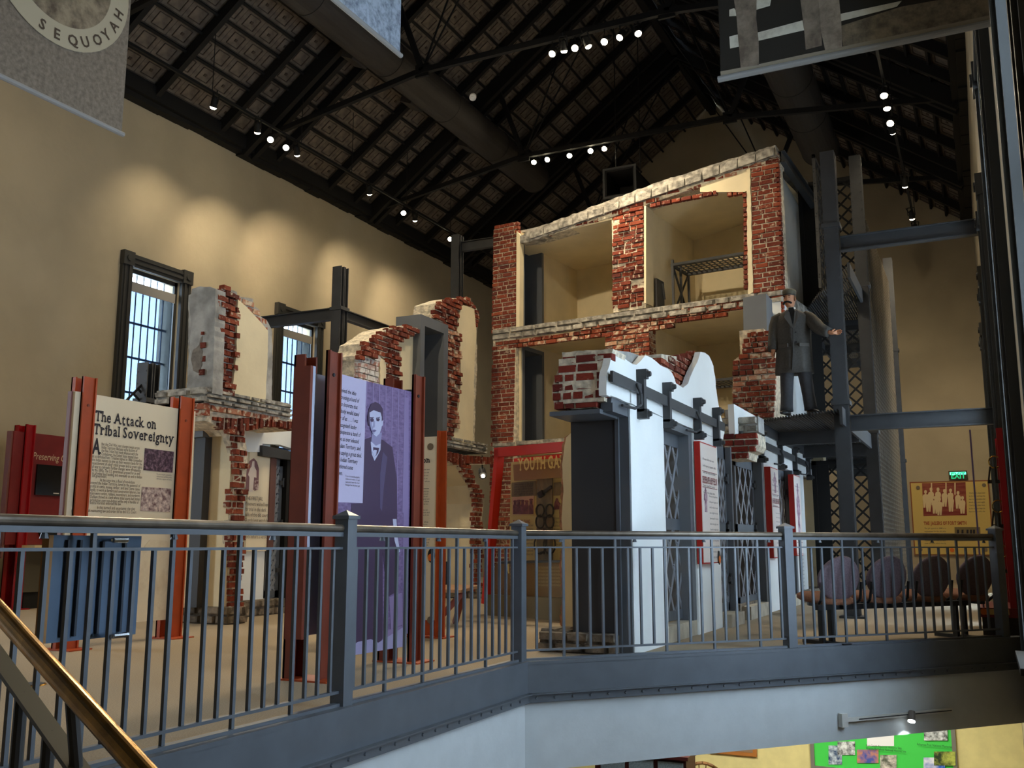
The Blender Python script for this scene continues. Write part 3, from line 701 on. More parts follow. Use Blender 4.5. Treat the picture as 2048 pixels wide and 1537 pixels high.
for a_, b_ in (((OUT-.02, 9.46, 0), (OUT-.5, 10.60, .16)), ((OUT+.1, 11.68, 0), (OUT-.5, 12.38, .15))): obj('door_sill', MB().box(a_, b_), mat('concrete_sill', (176, 166, 146), .8, noise=.1, bump=.2), fr1)
for a_, b_ in (((OUT-.5, 10.46, .16), (OUT-.02, 10.60, ztop)), ((OUT-.5, 9.46, 2.16), (OUT-.02, 10.46, ztop)), ((OUT-.2, 12.36, .15), (OUT, 12.42, 2.2))): obj('jamb_lining', MB().box(a_, b_), M_door, fr1)
lock_bar(fr1, w_(1214, 770).y, w_(1441, 850).y, 2.355, [8.62, 9.45, 10.62, 11.48], [8.45, 10.55])
# ================================================================ ruin 2: the cut-open cell block
FA, FB = Vector((-8.74, 17.2)), Vector((-2.84, 16.5)); FE = (FB-FA).normalized(); FN = Vector((FE.y, -FE.x))
fe3 = Vector((FE.x, FE.y, 0)); fn3 = Vector((FN.x, FN.y, 0))
F = lambda x, y, o=0.: onV(x, y, FA, FB, o)
FU = lambda u, z, d=0.: Vector((FA.x+FE.x*u-FN.x*d, FA.y+FE.y*u-FN.y*d, z))
uz = lambda x, y: ((F(x, y).xy-FA).dot(FE), F(x, y).z)
cb = thing('cell_block', (-5.8, 18.2, 0), 'brick cell block cut open to show cream cells on stacked floors', 'cell block')
def fprism(name, poly, d0, d1, m, jag=0., label=None):
    pp = rag(poly, jag, 8) if jag else poly
    return obj(name, MB().prism([F(x, y, -d0) for x, y in pp], tuple(-fn3*(d1-d0))), m, cb, label)
D = 2.5
# floors, ceilings, back walls, cross walls
fprism('roof_slab', [(1040,472),(1062,460),(1305,368),(1550,290),(1556,312),(1305,392),(1062,483),(1040,486)], -.03, .2, M_stone, 1.6)
fprism('brick_lintel', [(1036,482),(1062,480),(1305,390),(1556,308),(1556,330),(1500,338),(1287,412),(1225,434),(1060,482)], 0, .35, M_mortar)
def upoly(name, pts, d0, d1, m, label=None): return obj(name, MB().prism([FU(u, z, d0) for u, z in pts], tuple(-fn3*(d1-d0))), m, cb, label)
U1 = .60; U2, U3 = 2.73, 3.40; U4, U5 = 5.40, 5.94
upoly('ceiling', [(0.3, 7.05), (U2, 7.14), (U2, 7.3), (0.3, 7.2)], .02, D, M_cream)
upoly('ceiling', [(U3, 7.28), (U4+.3, 7.62), (U4+.3, 7.75), (U3, 7.4)], .02, D, M_cream)
for z0, z1 in ((2.85, 7.7), (.15, 2.85)):
    upoly('back_wall', [(0.2, z0), (U5-.1, z0), (U5-.1, z1), (0.2, z1-.35 if z1 > 3 else z1)], D, D+.2, M_cream)
upoly('floor_slab', [(0, 5.05), (U5, 5.1), (U5, 5.3), (0, 5.28)], .02, D, M_stone)
upoly('ceiling', [(.3, 5.0), (U2, 5.0), (U2, 5.06), (.3, 5.06)], .05, D, M_cream); upoly('ceiling', [(U3, 5.0), (U5-.3, 5.03), (U5-.3, 5.11), (U3, 5.08)], .05, D, M_cream)
upoly('ceiling', [(.3, 2.7), (U2, 2.7), (U2, 2.76), (.3, 2.76)], .05, D, M_cream)
upoly('roof_deck', [(0.1, 7.3), (U2, 7.35), (U5, 7.85), (U5, 7.9), (U2, 7.4), (0.1, 7.35)], .2, D, M_greymortar)
upoly('floor_slab', [(0, 2.75), (U5-.7, 2.75), (U5-.7, 2.98), (0, 2.98)], .02, D, M_stone)
upoly('cross_wall', [(U2, .2), (U3, .2), (U3, 7.3), (U2, 7.2)], .05, D, M_cream)
upoly('plinth', [(0, 0), (U5-.1, 0), (U5-.1, .2), (0, .2)], .02, D+.2, M_foot)
# left outer wall with steel doorways
upoly('outer_wall', [(0, .2), (.56, .2), (.56, 7.45), (0, 7.45)], .05, .12, M_mortar)
for z0, z1 in ((.2, 2.75), (2.98, 5.05), (5.3, 7.3)):
    upoly('outer_wall', [(.05, z0), (U1, z0), (U1, z1), (.05, z1)], .12, .16, M_cream)
    upoly('outer_wall', [(.05, z0), (U1, z0), (U1, z1), (.05, z1)], 1.0, D, M_cream)
    upoly('outer_wall', [(.05, z1-.14), (U1, z1-.14), (U1, z1), (.05, z1)], .16, 1.0, M_cream)
    o = upoly('steel_doorway', [(.1, z0), (U1+.02, z0), (U1+.02, z1-.12), (.1, z1-.12)], .16, .24, M_door)
    upoly('steel_doorway', [(.1, z0), (U1+.02, z0), (U1+.02, z1-.12), (.1, z1-.12)], .92, 1.0, M_door)
    upoly('steel_doorway', [(.08, z0), (.14, z0), (.14, z1-.12), (.08, z1-.12)], .2, .95, mat('dark_door_liner', (58, 58, 58), .55))
    upoly('steel_doorway', [(.1, z1-.2), (U1+.02, z1-.2), (U1+.02, z1-.12), (.1, z1-.12)], .2, .95, M_door)
# right outer wall: tiers step towards the viewer
M_wf = M_white
mb = MB(); mb.box((-3.3, 16.62, 5.3), (OUT, 20.2, 7.6)); obj('front_wall', mb, M_wf, cb, 'white outer wall of the top floor')
mb = MB(); mb.box((-3.4, 16.5, 2.9), (OUT, 20.2, 5.1)); obj('front_wall', mb, M_wf, cb)
obj('pier_core', MB().prism([FU(U4, 5.3, .012), FU(U5, 5.3, .012), FU(U5, 7.62, .012), FU(U4, 7.5, .012)], tuple(-fn3*.4)), M_mortar, cb)
obj('pier_core', MB().prism([FU(U2, 5.3, .012), FU(U3, 5.3, .012), FU(U3, 7.22, .012), FU(U2, 7.12, .012)], tuple(-fn3*.3)), M_mortar, cb)
obj('pier_core', MB().prism([FU(U2-.14, 2.98, .03), FU(U3+.05, 2.98, .03), FU(U3+.05, 5.05, .03), FU(U2-.14, 5.05, .03)], tuple(-fn3*.3)), M_mortar, cb)
fprism('plaster_edge', [(1493,340),(1500,337),(1506,585),(1496,590)], -.02, .3, M_cream, 1.0)
fprism('plaster_edge', [(1288,412),(1292,412),(1292,606),(1288,606)], -.03, .3, M_cream)
fprism('plaster_edge', [(1033,462),(1040,470),(1039,655),(1032,658)], -.03, .12, M_cream)
fprism('plaster_edge', [(1400,372),(1500,338),(1497,380),(1489,384),(1400,384)], -.0, .1, M_cream)
# stone bands (each stone its own piece)
stones(cb, FU(-.02, 5.06), fe3, Z3, fn3, 6.0, .23, .045, M_stone, (14, 2), seed=11)
stones(cb, FU(-.02, 2.78), fe3, Z3, fn3, 5.2, .2, .045, M_stone, (12, 2), seed=12)
def roofstones():
    a = F(1062, 480); b = F(1552, 312); u = (b-a); n = 15
    for i in range(n):
        p = a+u*(i/n)+fn3*.03; q = a+u*((i+.96)/n)+fn3*.03; h = .17+random.uniform(-.02, .02)
        mb = MB(); mb.rings([[p, q, q+Z3*h, (p+q)/2+Z3*(h+random.uniform(-.02, .02)), p+Z3*h], [p+fn3*.04+u*.002, q+fn3*.04-u*.002, q+fn3*.03+Z3*(h-.02), (p+q)/2+fn3*.05+Z3*(h-.02), p+fn3*.03+Z3*(h-.02)]])
        mb.f = [tuple(reversed(f)) for f in mb.f] if True else mb.f
        obj('stone', mb, M_stone, cb)
roofstones()
# bricks
B = Bricks(cb)
def FF(poly, m=BR, **k):
    u = [uz(*p)[0] for p in poly]; z = [uz(*p)[1] for p in poly]
    k = dict(dict(course=.088, length=.25, prot=.014, joint=.02), **k)
    B.poly([F(*p) for p in poly], fe3, Z3, fn3, m, **k)
mixp = lambda: random.choice([BR, BR, BRP])
FF([(987,449),(1036,446),(1037,460),(1032,655),(983,668)])
FF([(1226,412),(1287,398),(1288,607),(1225,621)], prot=.045)
FF([(1502,322),(1556,308),(1568,578),(1507,588)])
FF([(1486,384),(1494,380),(1497,575),(1488,580)], length=.14, prot=.04)
FF([(1038,484),(1062,482),(1305,392),(1556,308),(1556,322),(1500,338),(1400,372),(1287,400),(1225,432),(1062,478)], m=mixp, phase=.3)
FF([(1290,402),(1486,378),(1486,388),(1400,392),(1300,412)], length=.2)
FF([(984,690),(1212,648),(1300,632),(1565,582),(1565,604),(1480,622),(1290,664),(1212,672),(984,704)], m=mixp, phase=.2)
FF([(984,704),(1030,696),(1026,890),(981,894)])
FF([(1210,664),(1296,648),(1300,700),(1290,760),(1212,760)], m=mixp, prot=.03)
FF([(1565,604),(1568,640),(1545,660),(1490,622)], m=mixp)
FF([(980,905),(1025,905),(1020,1180),(978,1180)])
obj('pier_core', MB().prism([FU(0, .2, .012), FU(.55, .2, .012), FU(.55, 7.42, .012), FU(0, 7.42, .012)], tuple(-fn3*.1)), M_mortar, cb)
# reveal of the middle pier
B.face(FU(U3, 2.98, .3)+fe3*.05, fn3, Z3, fe3, .3, 2.0, BRP, course=.088, length=.25)
# broken second-floor pier with whitewashed side
pier = [(1487,672),(1545,660),(1548,700),(1552,740),(1547,836),(1465,836),(1466,722),(1484,712)]
Yp = 14.85
q0 = onY(1465, 836, Yp); q1 = onY(1545, 660, Yp)
obj('pier_core', MB().prism([onY(x, y, Yp+.03) for x, y in rag(pier, 1.5, 9)], (0, 1.0, 0)), M_mortar, cb)
B.poly([onY(x, y, Yp) for x, y in pier], X3, Z3, -Y3, mixp, course=.085, length=.2, prot=.05, headers=.6, joint=.02)
side = [(1542,742),(1560,722),(1570,700),(1572,835),(1540,838)]
obj('whitewashed_wall', MB().box((OUT-.4, Yp+.15, 2.85), (OUT-.02, 16.6, 4.3)), M_mortar, cb)
B.face((OUT, Yp+.15, 2.85), Y3, Z3, X3, 1.3, 1.15, BRW, mask=lambda c: (c.y-Yp-.1) > (c.z-2.85)*.25-.0, course=.08, length=.2, prot=.02)
# stub stone and lintel of the next tier down
q0 = onY(1440, 868, 12.92); q1 = onY(1516, 833, 12.92); stones(cb, q0, X3, Z3, -Y3, q1.x-q0.x, q1.z-q0.z, .05, M_stone, (2, 2), seed=21)
obj('stub_core', MB().box((q0.x, 12.92, q0.z), (q1.x, 13.3, q1.z)), M_greymortar, cb)
lint = [(1448,872),(1512,866),(1514,890),(1508,900),(1496,904),(1494,918),(1452,918)]
Yl = 12.55
obj('lintel_core', MB().prism([onY(x, y, Yl+.03) for x, y in rag(lint, 1., 9)], (0, .6, 0)), M_mortar, cb)
q0 = onY(1446, 920, Yl); q1 = onY(1514, 864, Yl)
B.poly([onY(x, y, Yl) for x, y in lint], X3, Z3, -Y3, BRD, course=.085, length=.24, prot=.02, headers=.4, joint=.02)
B.finish()
obj('stub_slab', MB().box((-3.13, 13.3, 2.3), (OUT-.09, 16.7, 2.82)), M_greymortar, cb)
# steel door head above the broken pier
q = [F(x, y, 1.0) for x, y in ((1486,596),(1532,587),(1534,672),(1487,678))]
obj('door_head', MB().prism(q, (0, .5, 0)), M_door, cb, 'grey steel door head')
q = [onX(x, y, -3.0) for x, y in ((1532,590),(1551,640),(1549,668),(1532,660))]
obj('door_head', MB().prism(q, (-.06, 0, 0)), M_steel, cb)
# ground floor front wall running back: piers, doors, sills, locking bar
for ya, yb in ((14.35, 15.55), (16.75, 17.95), (19.15, 20.4)):
    obj('front_wall', MB().box((OUT-.75, ya, 0), (OUT, yb, 2.2)), M_wf, cb)
obj('front_wall', MB().box((OUT-.08, 12.66, 2.2), (OUT, 20.4, 2.8)), M_wf, cb, 'white band over the cell doors'); obj('front_wall', MB().box((OUT-.27, 13.4, 2.2), (OUT-.08, 20.4, 2.78)), M_greymortar, cb)
obj('door_jamb', MB().box((-3.66, 12.96, .2), (-3.05, 13.05, 2.2)), mat('dark_door_liner', (58, 58, 58), .55), cb)
obj('footing', MB().box((-3.95, 12.85, 0), (-2.92, 14.4, .2)), M_foot, cb)
stones(cb, (-3.97, 12.86, 0), X3, Z3, -Y3, 1.05, .22, .05, M_foot, (4, 2), seed=31)
for ya, yb in ((12.98, 14.2), (15.6, 16.7), (18.0, 19.1)):
    obj('door_sill', MB().box((OUT-.6, ya-.03, 0), (OUT+.06, yb+.05, .17)), mat('concrete_sill', (176, 166, 146), .8), cb)
    obj('jamb_lining', MB().box((OUT-.6, yb, .15), (OUT+.02, yb+.14, 2.2)), M_door, cb)
    if ya < 17: lattice_door(cb, ya+.02, yb-.03, .18, 2.18, OUT-.12, 3)
lock_bar(cb, 12.85, 20.3, 2.36, [13.2, 14.1, 15.6, 16.9, 18.3, 19.5], [13.1, 15.5, 17.9])
# left outer wall, ground floor between the two arches and the block
# steel bunk in the top right cell
def bunk(u0, u1, z, d0, d1, label):
    t = thing('steel_bunk', FU((u0+u1)/2, z, d0), label, 'bunk')
    mb = MB(); P = lambda u, zz, d: FU(u, zz, d)
    for a, b in (((u0, d0), (u1, d0)), ((u0, d1), (u1, d1)), ((u0, d0), (u0, d1)), ((u1, d0), (u1, d1))): mb.bar(P(a[0], z, a[1]), P(b[0], z, b[1]), .045, .05)
    obj('frame', mb, M_iron, t); mb = MB()
    n = 17
    for i in range(1, n): u = u0+(u1-u0)*i/n; mb.bar(P(u, z, d0), P(u, z, d1), .035, .005)
    for i in range(1, 6): d = d0+(d1-d0)*i/6; mb.bar(P(u0, z, d), P(u1, z, d), .035, .006)
    obj('strap_mesh', mb, M_iron, t, kind='stuff')
    for u, d in ((u0+.02, d0), (u0+.02, d1), (u0+.02, (d0+d1)/2)): obj('leg', MB().bar(P(u, 5.3 if z > 5 else 2.98, d), P(u, z+.1, d), .045, .045), M_iron, t)
    obj('brace', MB().bar(P(u0+.02, 5.35 if z > 5 else 3.0, d1), P(u0+.02, z, d0), .04, .015).bar(P(u0+.02, 5.35 if z > 5 else 3.0, d0), P(u0+.02, z, d1), .04, .015), M_iron, t)
    return t
bunk(U3+.16, U4-.02, 6.32, .9, 1.7, 'grey lattice bunk fixed high in the top right open cell')
bunk(U3+.3, U4-.1, 3.98, .9, 1.7, 'grey lattice bunk in the shadowed cell below the top one')
t = thing('lock_box', FU(U3+.03, 5.55, .35), 'grey steel lock plate on the side wall beside the top bunk', 'lock')
obj('plate', MB().obox(FU(U3+.05, 5.65, .55), fn3, Z3, fe3, .34, .6, .04), M_iron, t)
obj('lever', MB().bar(FU(U3+.08, 5.6, .7), FU(U3+.08, 5.9, .62), .04, .03), M_iron, t)
# ================================================================ ruin 3 and 4: arch fragments on the left side of the block
SX = -8.4
s_ = lambda x, y: onX(x, y, SX)
def sec(t, name, poly, m, d0=0., d1=.7, jag=0., label=None):
    pp = rag(poly, jag, 7) if jag else poly
    return obj(name, MB().prism([onX(x, y, SX-d0) for x, y in pp], (-(d1-d0), 0, 0)), m, t, label)
def xface(B, poly, m=BR, X=SX, **k):
    Q = [onX(x, y, X) for x, y in poly]; y0 = min(q.y for q in Q); y1 = max(q.y for q in Q); z0 = min(q.z for q in Q); z1 = max(q.z for q in Q)
    k = dict(dict(course=.085, length=.24, prot=.03, joint=.02), **k)
    B.poly(Q, Y3, Z3, X3, m, **k)
a1 = thing('arch_fragment', (-8.9, 9.6, 0), 'broken brick vault fragment with cream upper wall behind the cream tribal panel', 'wall fragment')
B = Bricks(a1)
T1 = [(411,806),(500,822),(581,838),(606,845),(606,861),(594,862),(562,853),(531,852),(506,858),(486,862),(492,887),(495,919),(492,962),(487,1019),(487,1081),(483,1137),(480,1217),(458,1216),(459,1112),(455,1075),(461,1028),(459,1000),(467,956),(466,909),(461,875),(450,860),(437,856),(419,845),(411,842)]
sec(a1, 'vault_section', [(411,806),(500,822),(581,838),(606,845),(606,861),(594,862),(562,853),(531,852),(506,858),(486,864),(461,872),(450,860),(437,856),(419,845),(411,842)], M_mortar, .015, .75, .8)
sec(a1, 'partition_edge', [(450,858),(486,860)]+T1[10:24], M_mortar, .015, .10, .6)
head = [(404,805),(500,822),(581,838),(608,846),(608,862),(594,862),(562,853),(531,852),(506,858),(484,863),(450,862),(437,856),(419,845),(404,842)]
stem = [(448,858),(486,860),(492,887),(495,919),(492,962),(487,1019),(487,1081),(483,1137),(480,1217),(458,1216),(459,1112),(455,1075),(461,1028),(459,1000),(467,956),(466,909),(461,875)]
up = [(404,805),(500,822),(560,834),(560,843),(500,834),(404,820)]
dn = [(425,834),(470,838),(500,836),(560,842),(608,846),(610,864),(594,864),(562,855),(531,854),(506,860),(484,864),(450,862),(437,856)]
xface(B, up, BRP, length=.26); xface(B, dn, BR, soldier=True, course=.075, length=.15, prot=.05, headers=.1); xface(B, stem, BR, length=.13, prot=.06, course=.082)
# front (towards viewer) face of slab and vault
c0 = s_(411, 783); Yc = c0.y
obj('vault_front', MB().box((SX-.75, Yc, 2.50), (SX-.02, Yc+.2, 2.68)), M_mortar, a1)
B.face((SX-.75, Yc, 2.5), X3, Z3, -Y3, .76, .17, BRP, course=.085, length=.25, prot=.03)
stones(a1, (SX-.8, Yc, 2.67), X3, Z3, -Y3, .82, .17, .05, M_stone, (3, 2), seed=41)
st0 = s_(411, 805); st1 = s_(581, 836)
stones(a1, (SX, Yc, 2.66), Y3, Z3, X3, s_(581, 830).y-Yc, .19, .05, M_stone, (7, 3), seed=42)
obj('slab', MB().box((SX-.8, Yc, 2.64), (SX-.01, s_(581, 830).y, 2.86)), M_stone, a1)
# partition and steel frame below
obj('partition', MB().box((-9.15, 9.38, .2), (SX-.04, 9.6, 2.5)), M_cream, a1)
obj('front_wall', MB().box((-9.35, 9.6, .2), (-9.18, 11.0, 2.75)).box((-9.35, 9.0, 2.2), (-9.18, 9.6, 2.7)), M_white, a1)
pj = [(486,862),(506,858),(531,852),(562,853),(585,860),(597,880),(600,903),(585,898),(560,890),(525,888),(525,905),(490,905)]
obj('vault_lining', MB().prism([onX(x, y, -9.1) for x, y in pj], (-.1, 0, 0)), M_white, a1)
q = [onX(x, y, -9.05) for x, y in ((525,891),(592,905),(592,922),(525,912))]
obj('lintel_plate', MB().prism(q, (-.12, 0, 0)), M_iron, a1)
j0 = onY(371, 1215, 9.25); j1 = onY(411, 875, 9.25)
obj('door_jamb', MB().box((j0.x, 9.25, .2), (j1.x, 9.37, j1.z)), mat('dark_door_liner', (58, 58, 58), .55), a1)
obj('frame_head', MB().box((j0.x-.1, 9.2, j1.z), (j1.x, 9.37, j1.z+.1)), M_door, a1)
obj('footing', MB().box((-9.25, 9.36, 0), (SX+.04, 9.68, .21)).box((-9.4, 9.6, 0), (-9.05, 11.3, .21)), M_foot, a1)
stones(a1, (-9.25, 9.36, 0), X3, Z3, -Y3, .9, .22, .05, M_foot, (5, 2), seed=43); stones(a1, (SX+.04, 9.36, 0), Y3, Z3, X3, .34, .22, .05, M_foot, (2, 2), seed=44); stones(a1, (-9.05, 9.7, 0), Y3, Z3, X3, 1.6, .22, .05, M_foot, (6, 2), seed=45)
# upper storey
r0 = onY(379, 700, Yc+.05); r1 = onY(428, 700, Yc+.05)
Pt = [(374,786),(382,640),(377,600),(384,578),(400,573),(420,574),(431,578),(428,700),(424,787)]
obj('render_face', MB().prism([onY(x, y, Yc+.05) for x, y in rag(Pt, 1.2, 9)], (0, .18, 0)), M_greymortar, a1, 'grey rendered end face with a patch fallen off')
pat = [(404,672),(398,690),(386,700),(382,720),(386,742),(398,748),(404,730)]
obj('patch', MB().prism([onY(x, y, Yc+.045) for x, y in rag(pat, 1.2, 6)], (0, .03, 0)), mat('brown_grey_patch', (120, 112, 102), .9, noise=.2, scale=12), a1)
sb = [(403,665),(410,662),(409,740),(403,752)]
Q = [onY(x, y, Yc+.04) for x, y in sb]
B.face((min(p.x for p in Q), Yc+.04, min(p.z for p in Q)), X3, Z3, -Y3, .08, max(p.z for p in Q)-min(p.z for p in Q), BR, course=.085, length=.1)
sec(a1, 'plaster_strip', [(428,600),(437,597),(428,786),(421,786)], M_cream, -.01, .25)
cl = [(434,582),(450,576),(474,584),(476,600),(473,704),(464,788),(430,786),(434,700)]
sec(a1, 'pier_core', cl, M_greymortar, .03, .5, 1.0)
xface(B, [(432,580),(450,574),(477,584),(478,600),(475,704),(466,788),(428,787),(432,700)], BR, length=.2, prot=.05, course=.083, headers=.55)
tp = [(474,592),(507,598),(507,612),(519,620),(519,632),(533,640),(536,664),(476,604)]
sec(a1, 'back_bricks', [(474,592),(507,598),(507,612),(519,620),(519,632),(533,640),(544,660),(545,700),(543,812),(466,790)], M_greymortar, .10, .35, .8)
xface(B, tp, BRP, X=SX-.10, prot=.02)
sec(a1, 'plaster_panel', [(476,599),(490,611),(508,630),(522,645),(536,662),(536,702),(533,760),(531,808),(464,790),(473,704)], M_cream, -.02, .1, .5)
B.finish()
# mounted text panel seen through the first arch
t = thing('info_panel', (-9.17, 10.9, 1.1), 'cream text panel with a standing man in white through the first arch', 'panel')
p0 = onX(490, 1103, -9.15); p1 = onX(548, 905, -9.15)
obj('board', MB().box((-9.18, p0.y, p0.z), (-9.14, p1.y, p1.z)), M_board, t)
obj('frame', MB().box((-9.18, p1.y-.09, p0.z), (-9.12, p1.y+.03, p1.z+.04)).box((-9.18, p0.y, p1.z), (-9.12, p1.y, p1.z+.04)), mat('mauve_frame', (104, 72, 66), .5), t)
g = lambda x, y, o=0: onX(x, y, -9.135+o)
pt = [(492,965),(494,935),(500,922),(508,917),(514,924),(518,938),(517,978),(492,984)]
obj('photo', MB().prism([g(*p) for p in pt], (-.004, 0, 0)), mat('mauve_photo', (124, 88, 92), .6), t)
obj('figure_print', MB().prism([g(*p, .002) for p in ((496,950),(500,938),(503,934),(505,923),(509,923),(509,934),(513,942),(513,956),(508,955),(506,984),(498,984),(499,955))], (-.003, 0, 0)), mat('pale_photo', (220, 204, 190), .6), t)
obj('grid_print', MB().prism([g(*p, .003) for p in ((509,962),(517,961),(517,980),(509,982))], (-.003, 0, 0)), photomat('mauve_grid', (96, 44, 54), (214, 190, 180), 20), t)
text(t, 'THE FIRST JAIL\nPrisoners waited here\nfor trial in the dark\ncells of the old court.\nGuards kept watch by\nday and by night, and\nfew men ever left the\nblock before a verdict.', onX(491, 1000, -9.13), Y3, Z3, .075, M_ink2, cond=.75)
t2 = thing('lattice_gate', (-9.2, 11.4, .2), 'dark lattice cell gate edge-on in front of the second left window', 'gate')
lattice_door(t2, onX(532, 1000, -9.2).y, onX(552, 1000, -9.2).y+.1, .22, 2.25, -9.2, 2)
obj('jamb_post', MB().box((-9.3, onX(552, 1000, -9.2).y+.1, .0), (-9.1, onX(560, 1000, -9.2).y+.12, 2.3)), M_black, t2)
# ---------------------------------------------------------------- second arch fragment
a2 = thing('arch_fragment', (-8.9, 15, 0), 'tall broken brick fragment with grey steel doorway behind the purple portrait', 'wall fragment')
B = Bricks(a2)
Zc = lambda L: [(700+x*.2082, 580+y*.2082) for x, y in L]
arch = Zc([(80,665),(80,630),(130,570),(140,515),(190,490),(330,390),(430,358),(540,340),(665,370),(665,412),(560,452),(440,532),(484,570),(484,950),(355,950),(358,690),(300,640)])
sec(a2, 'pier_core', arch, M_mortar, .03, .5, .8)
xface(B, arch, BR, prot=.05, length=.22, course=.083, headers=.5)
pale = Zc([(85,660),(300,650),(270,760),(285,890),(285,950),(85,950)])
sec(a2, 'pale_core', pale, M_mortar, .05, .5); xface(B, pale, BRW, X=SX-.02, prot=.008, joint=.01)
sec(a2, 'plaster_strip', Zc([(290,655),(358,690),(355,950),(285,950),(290,860)]), M_cream, .02, .4, .6)
sec(a2, 'plaster_panel', Zc([(440,532),(500,490),(560,452),(665,412),(668,960),(480,960),(490,640)]), M_cream, .12, .3, .5)
# steel doorway
fo = Zc([(668,235),(930,345),(915,1440),(665,1440)]); fi = Zc([(706,322),(888,388),(885,1440),(700,1440)])
y0 = s_(*fo[0]).y; y1 = s_(*fo[1]).y; zt = s_(*fo[0]).z
fy0 = s_(*fi[0]).y; fy1 = s_(*fi[1]).y
mb = MB(); X0 = SX+.03
for q_ in (((X0, y0, 2.7), (X0-.5, fy0, zt)), ((X0, fy1, 2.7), (X0-.5, y1, zt)), ((X0, fy0, zt-.18), (X0-.5, fy1, zt))): obj('steel_doorway', MB().box(*q_), M_door, a2, 'grey steel door frame')
obj('door_panel', MB().box((X0-.48, fy0, 2.7), (X0-.52, fy1, zt-.18)), mat('dark_door_liner', (58, 58, 58), .55), a2)
col = Zc([(932,360),(1020,400),(1052,425),(1062,850),(1035,1110),(1030,1420),(918,1445)])
cap = Zc([(840,130),(980,80),(1160,80),(1172,165),(1070,120),(1045,250),(1020,380),(932,365),(880,310),(810,270)])
sec(a2, 'pier_core', col, M_mortar, .03, .5, 1.0); sec(a2, 'pier_core', cap, M_mortar, .03, .5, 1.0)
xface(B, col, lambda: random.choice([BR, BRP]), prot=.06, length=.2, course=.08, headers=.5); xface(B, cap, BR, prot=.05, length=.24)
sec(a2, 'back_bricks', Zc([(1080,130),(1215,175),(1240,260),(1215,450),(1220,700),(1195,1490),(1000,1450)]), M_mortar, .12, .5, 1.2)
xface(B, Zc([(1160,120),(1215,175),(1245,260),(1225,350),(1195,350),(1190,190)]), BR, X=SX-.1)
sec(a2, 'plaster_panel', Zc([(1075,145),(1130,158),(1195,188),(1215,440),(1195,700),(1182,1492),(985,1445),(1045,1110),(1065,850),(1056,430),(1025,390),(1050,250)]), M_cream, -.01, .12, .5)
sl0 = onX(888, 890, SX).y; sl1 = onX(973, 905, SX).y
obj('slab', MB().box((SX-.7, sl0, 2.66), (SX-.02, sl1, 2.84)), M_stone, a2)
stones(a2, (SX-.02, sl0, 2.66), Y3, Z3, X3, sl1-sl0, .2, .06, M_stone, (5, 3), seed=51)
Zd = lambda L: [(830+x*.2539, 850+y*.2539) for x, y in L]
T2 = Zd([(238,205),(380,240),(600,258),(602,312),(430,305),(465,430),(530,540),(538,640),(520,800),(526,1000),(515,1310),(470,1315),(463,800),(480,620),(440,480),(400,420),(330,310),(238,262)])
sec(a2, 'vault_section', Zd([(238,205),(380,240),(600,258),(602,312),(430,305),(430,330),(345,325),(330,310),(238,262)]), M_mortar, .015, .7, .8)
sec(a2, 'partition_edge', Zd([(330,300),(430,300),(465,430),(530,540),(538,640),(520,800),(526,1000),(515,1310),(470,1315),(463,800),(480,620),(440,480),(400,420)]), M_mortar, .015, .09, .6)
hd = Zd([(238,205),(380,240),(600,258),(602,312),(430,305),(340,315),(238,262)]); sm = Zd([(340,300),(430,300),(465,430),(530,540),(538,640),(520,800),(526,1000),(515,1315),(470,1315),(463,800),(480,620),(440,480),(400,420)])
xface(B, hd, BR, soldier=True, course=.085, length=.2, prot=.05, headers=.1); xface(B, sm, BR, length=.16, prot=.05)
B.finish()
xp = onX(955, 1000, SX).y
obj('partition', MB().prism([onX(x, y, SX-.06) for x, y in Zd([(300,290),(400,290),(455,430),(522,540),(528,640),(512,800),(518,1000),(508,1310),(466,1315),(458,800),(474,620),(436,480),(396,420)])], (-1.9, 0, 0)), M_cream, a2)
obj('footing', MB().box((-10.4, xp-.05, 0), (SX+.06, xp+.75, .2)), M_foot, a2)
stones(a2, (-9.7, xp-.05, 0), X3, Z3, -Y3, 1.35, .2, .05, M_foot, (5, 2), seed=52); stones(a2, (SX+.06, xp-.05, 0), Y3, Z3, X3, .8, .2, .05, M_foot, (3, 2), seed=53)
t = thing('wall_spotlight', (-8.6, 17, 2.4), 'small lit black spotlight under the second brick arch', 'light')
P = onX(966, 952, -8.7); obj('housing', MB().tube(P+Vector((-.1, .15, .12)), P, .07, 12, .08), M_black, t); obj('lens', MB().tube(P, P+Vector((.01, -.015, -.012)), .035, 14), mat('lit_lens', (255, 244, 214), .3, emit=(1, .86, .62), estr=24.), t)
obj('arm', MB().tube(P+Vector((-.06, .08, .12)), P+Vector((-.06, .08, .4)), .015, 6), M_black, t)
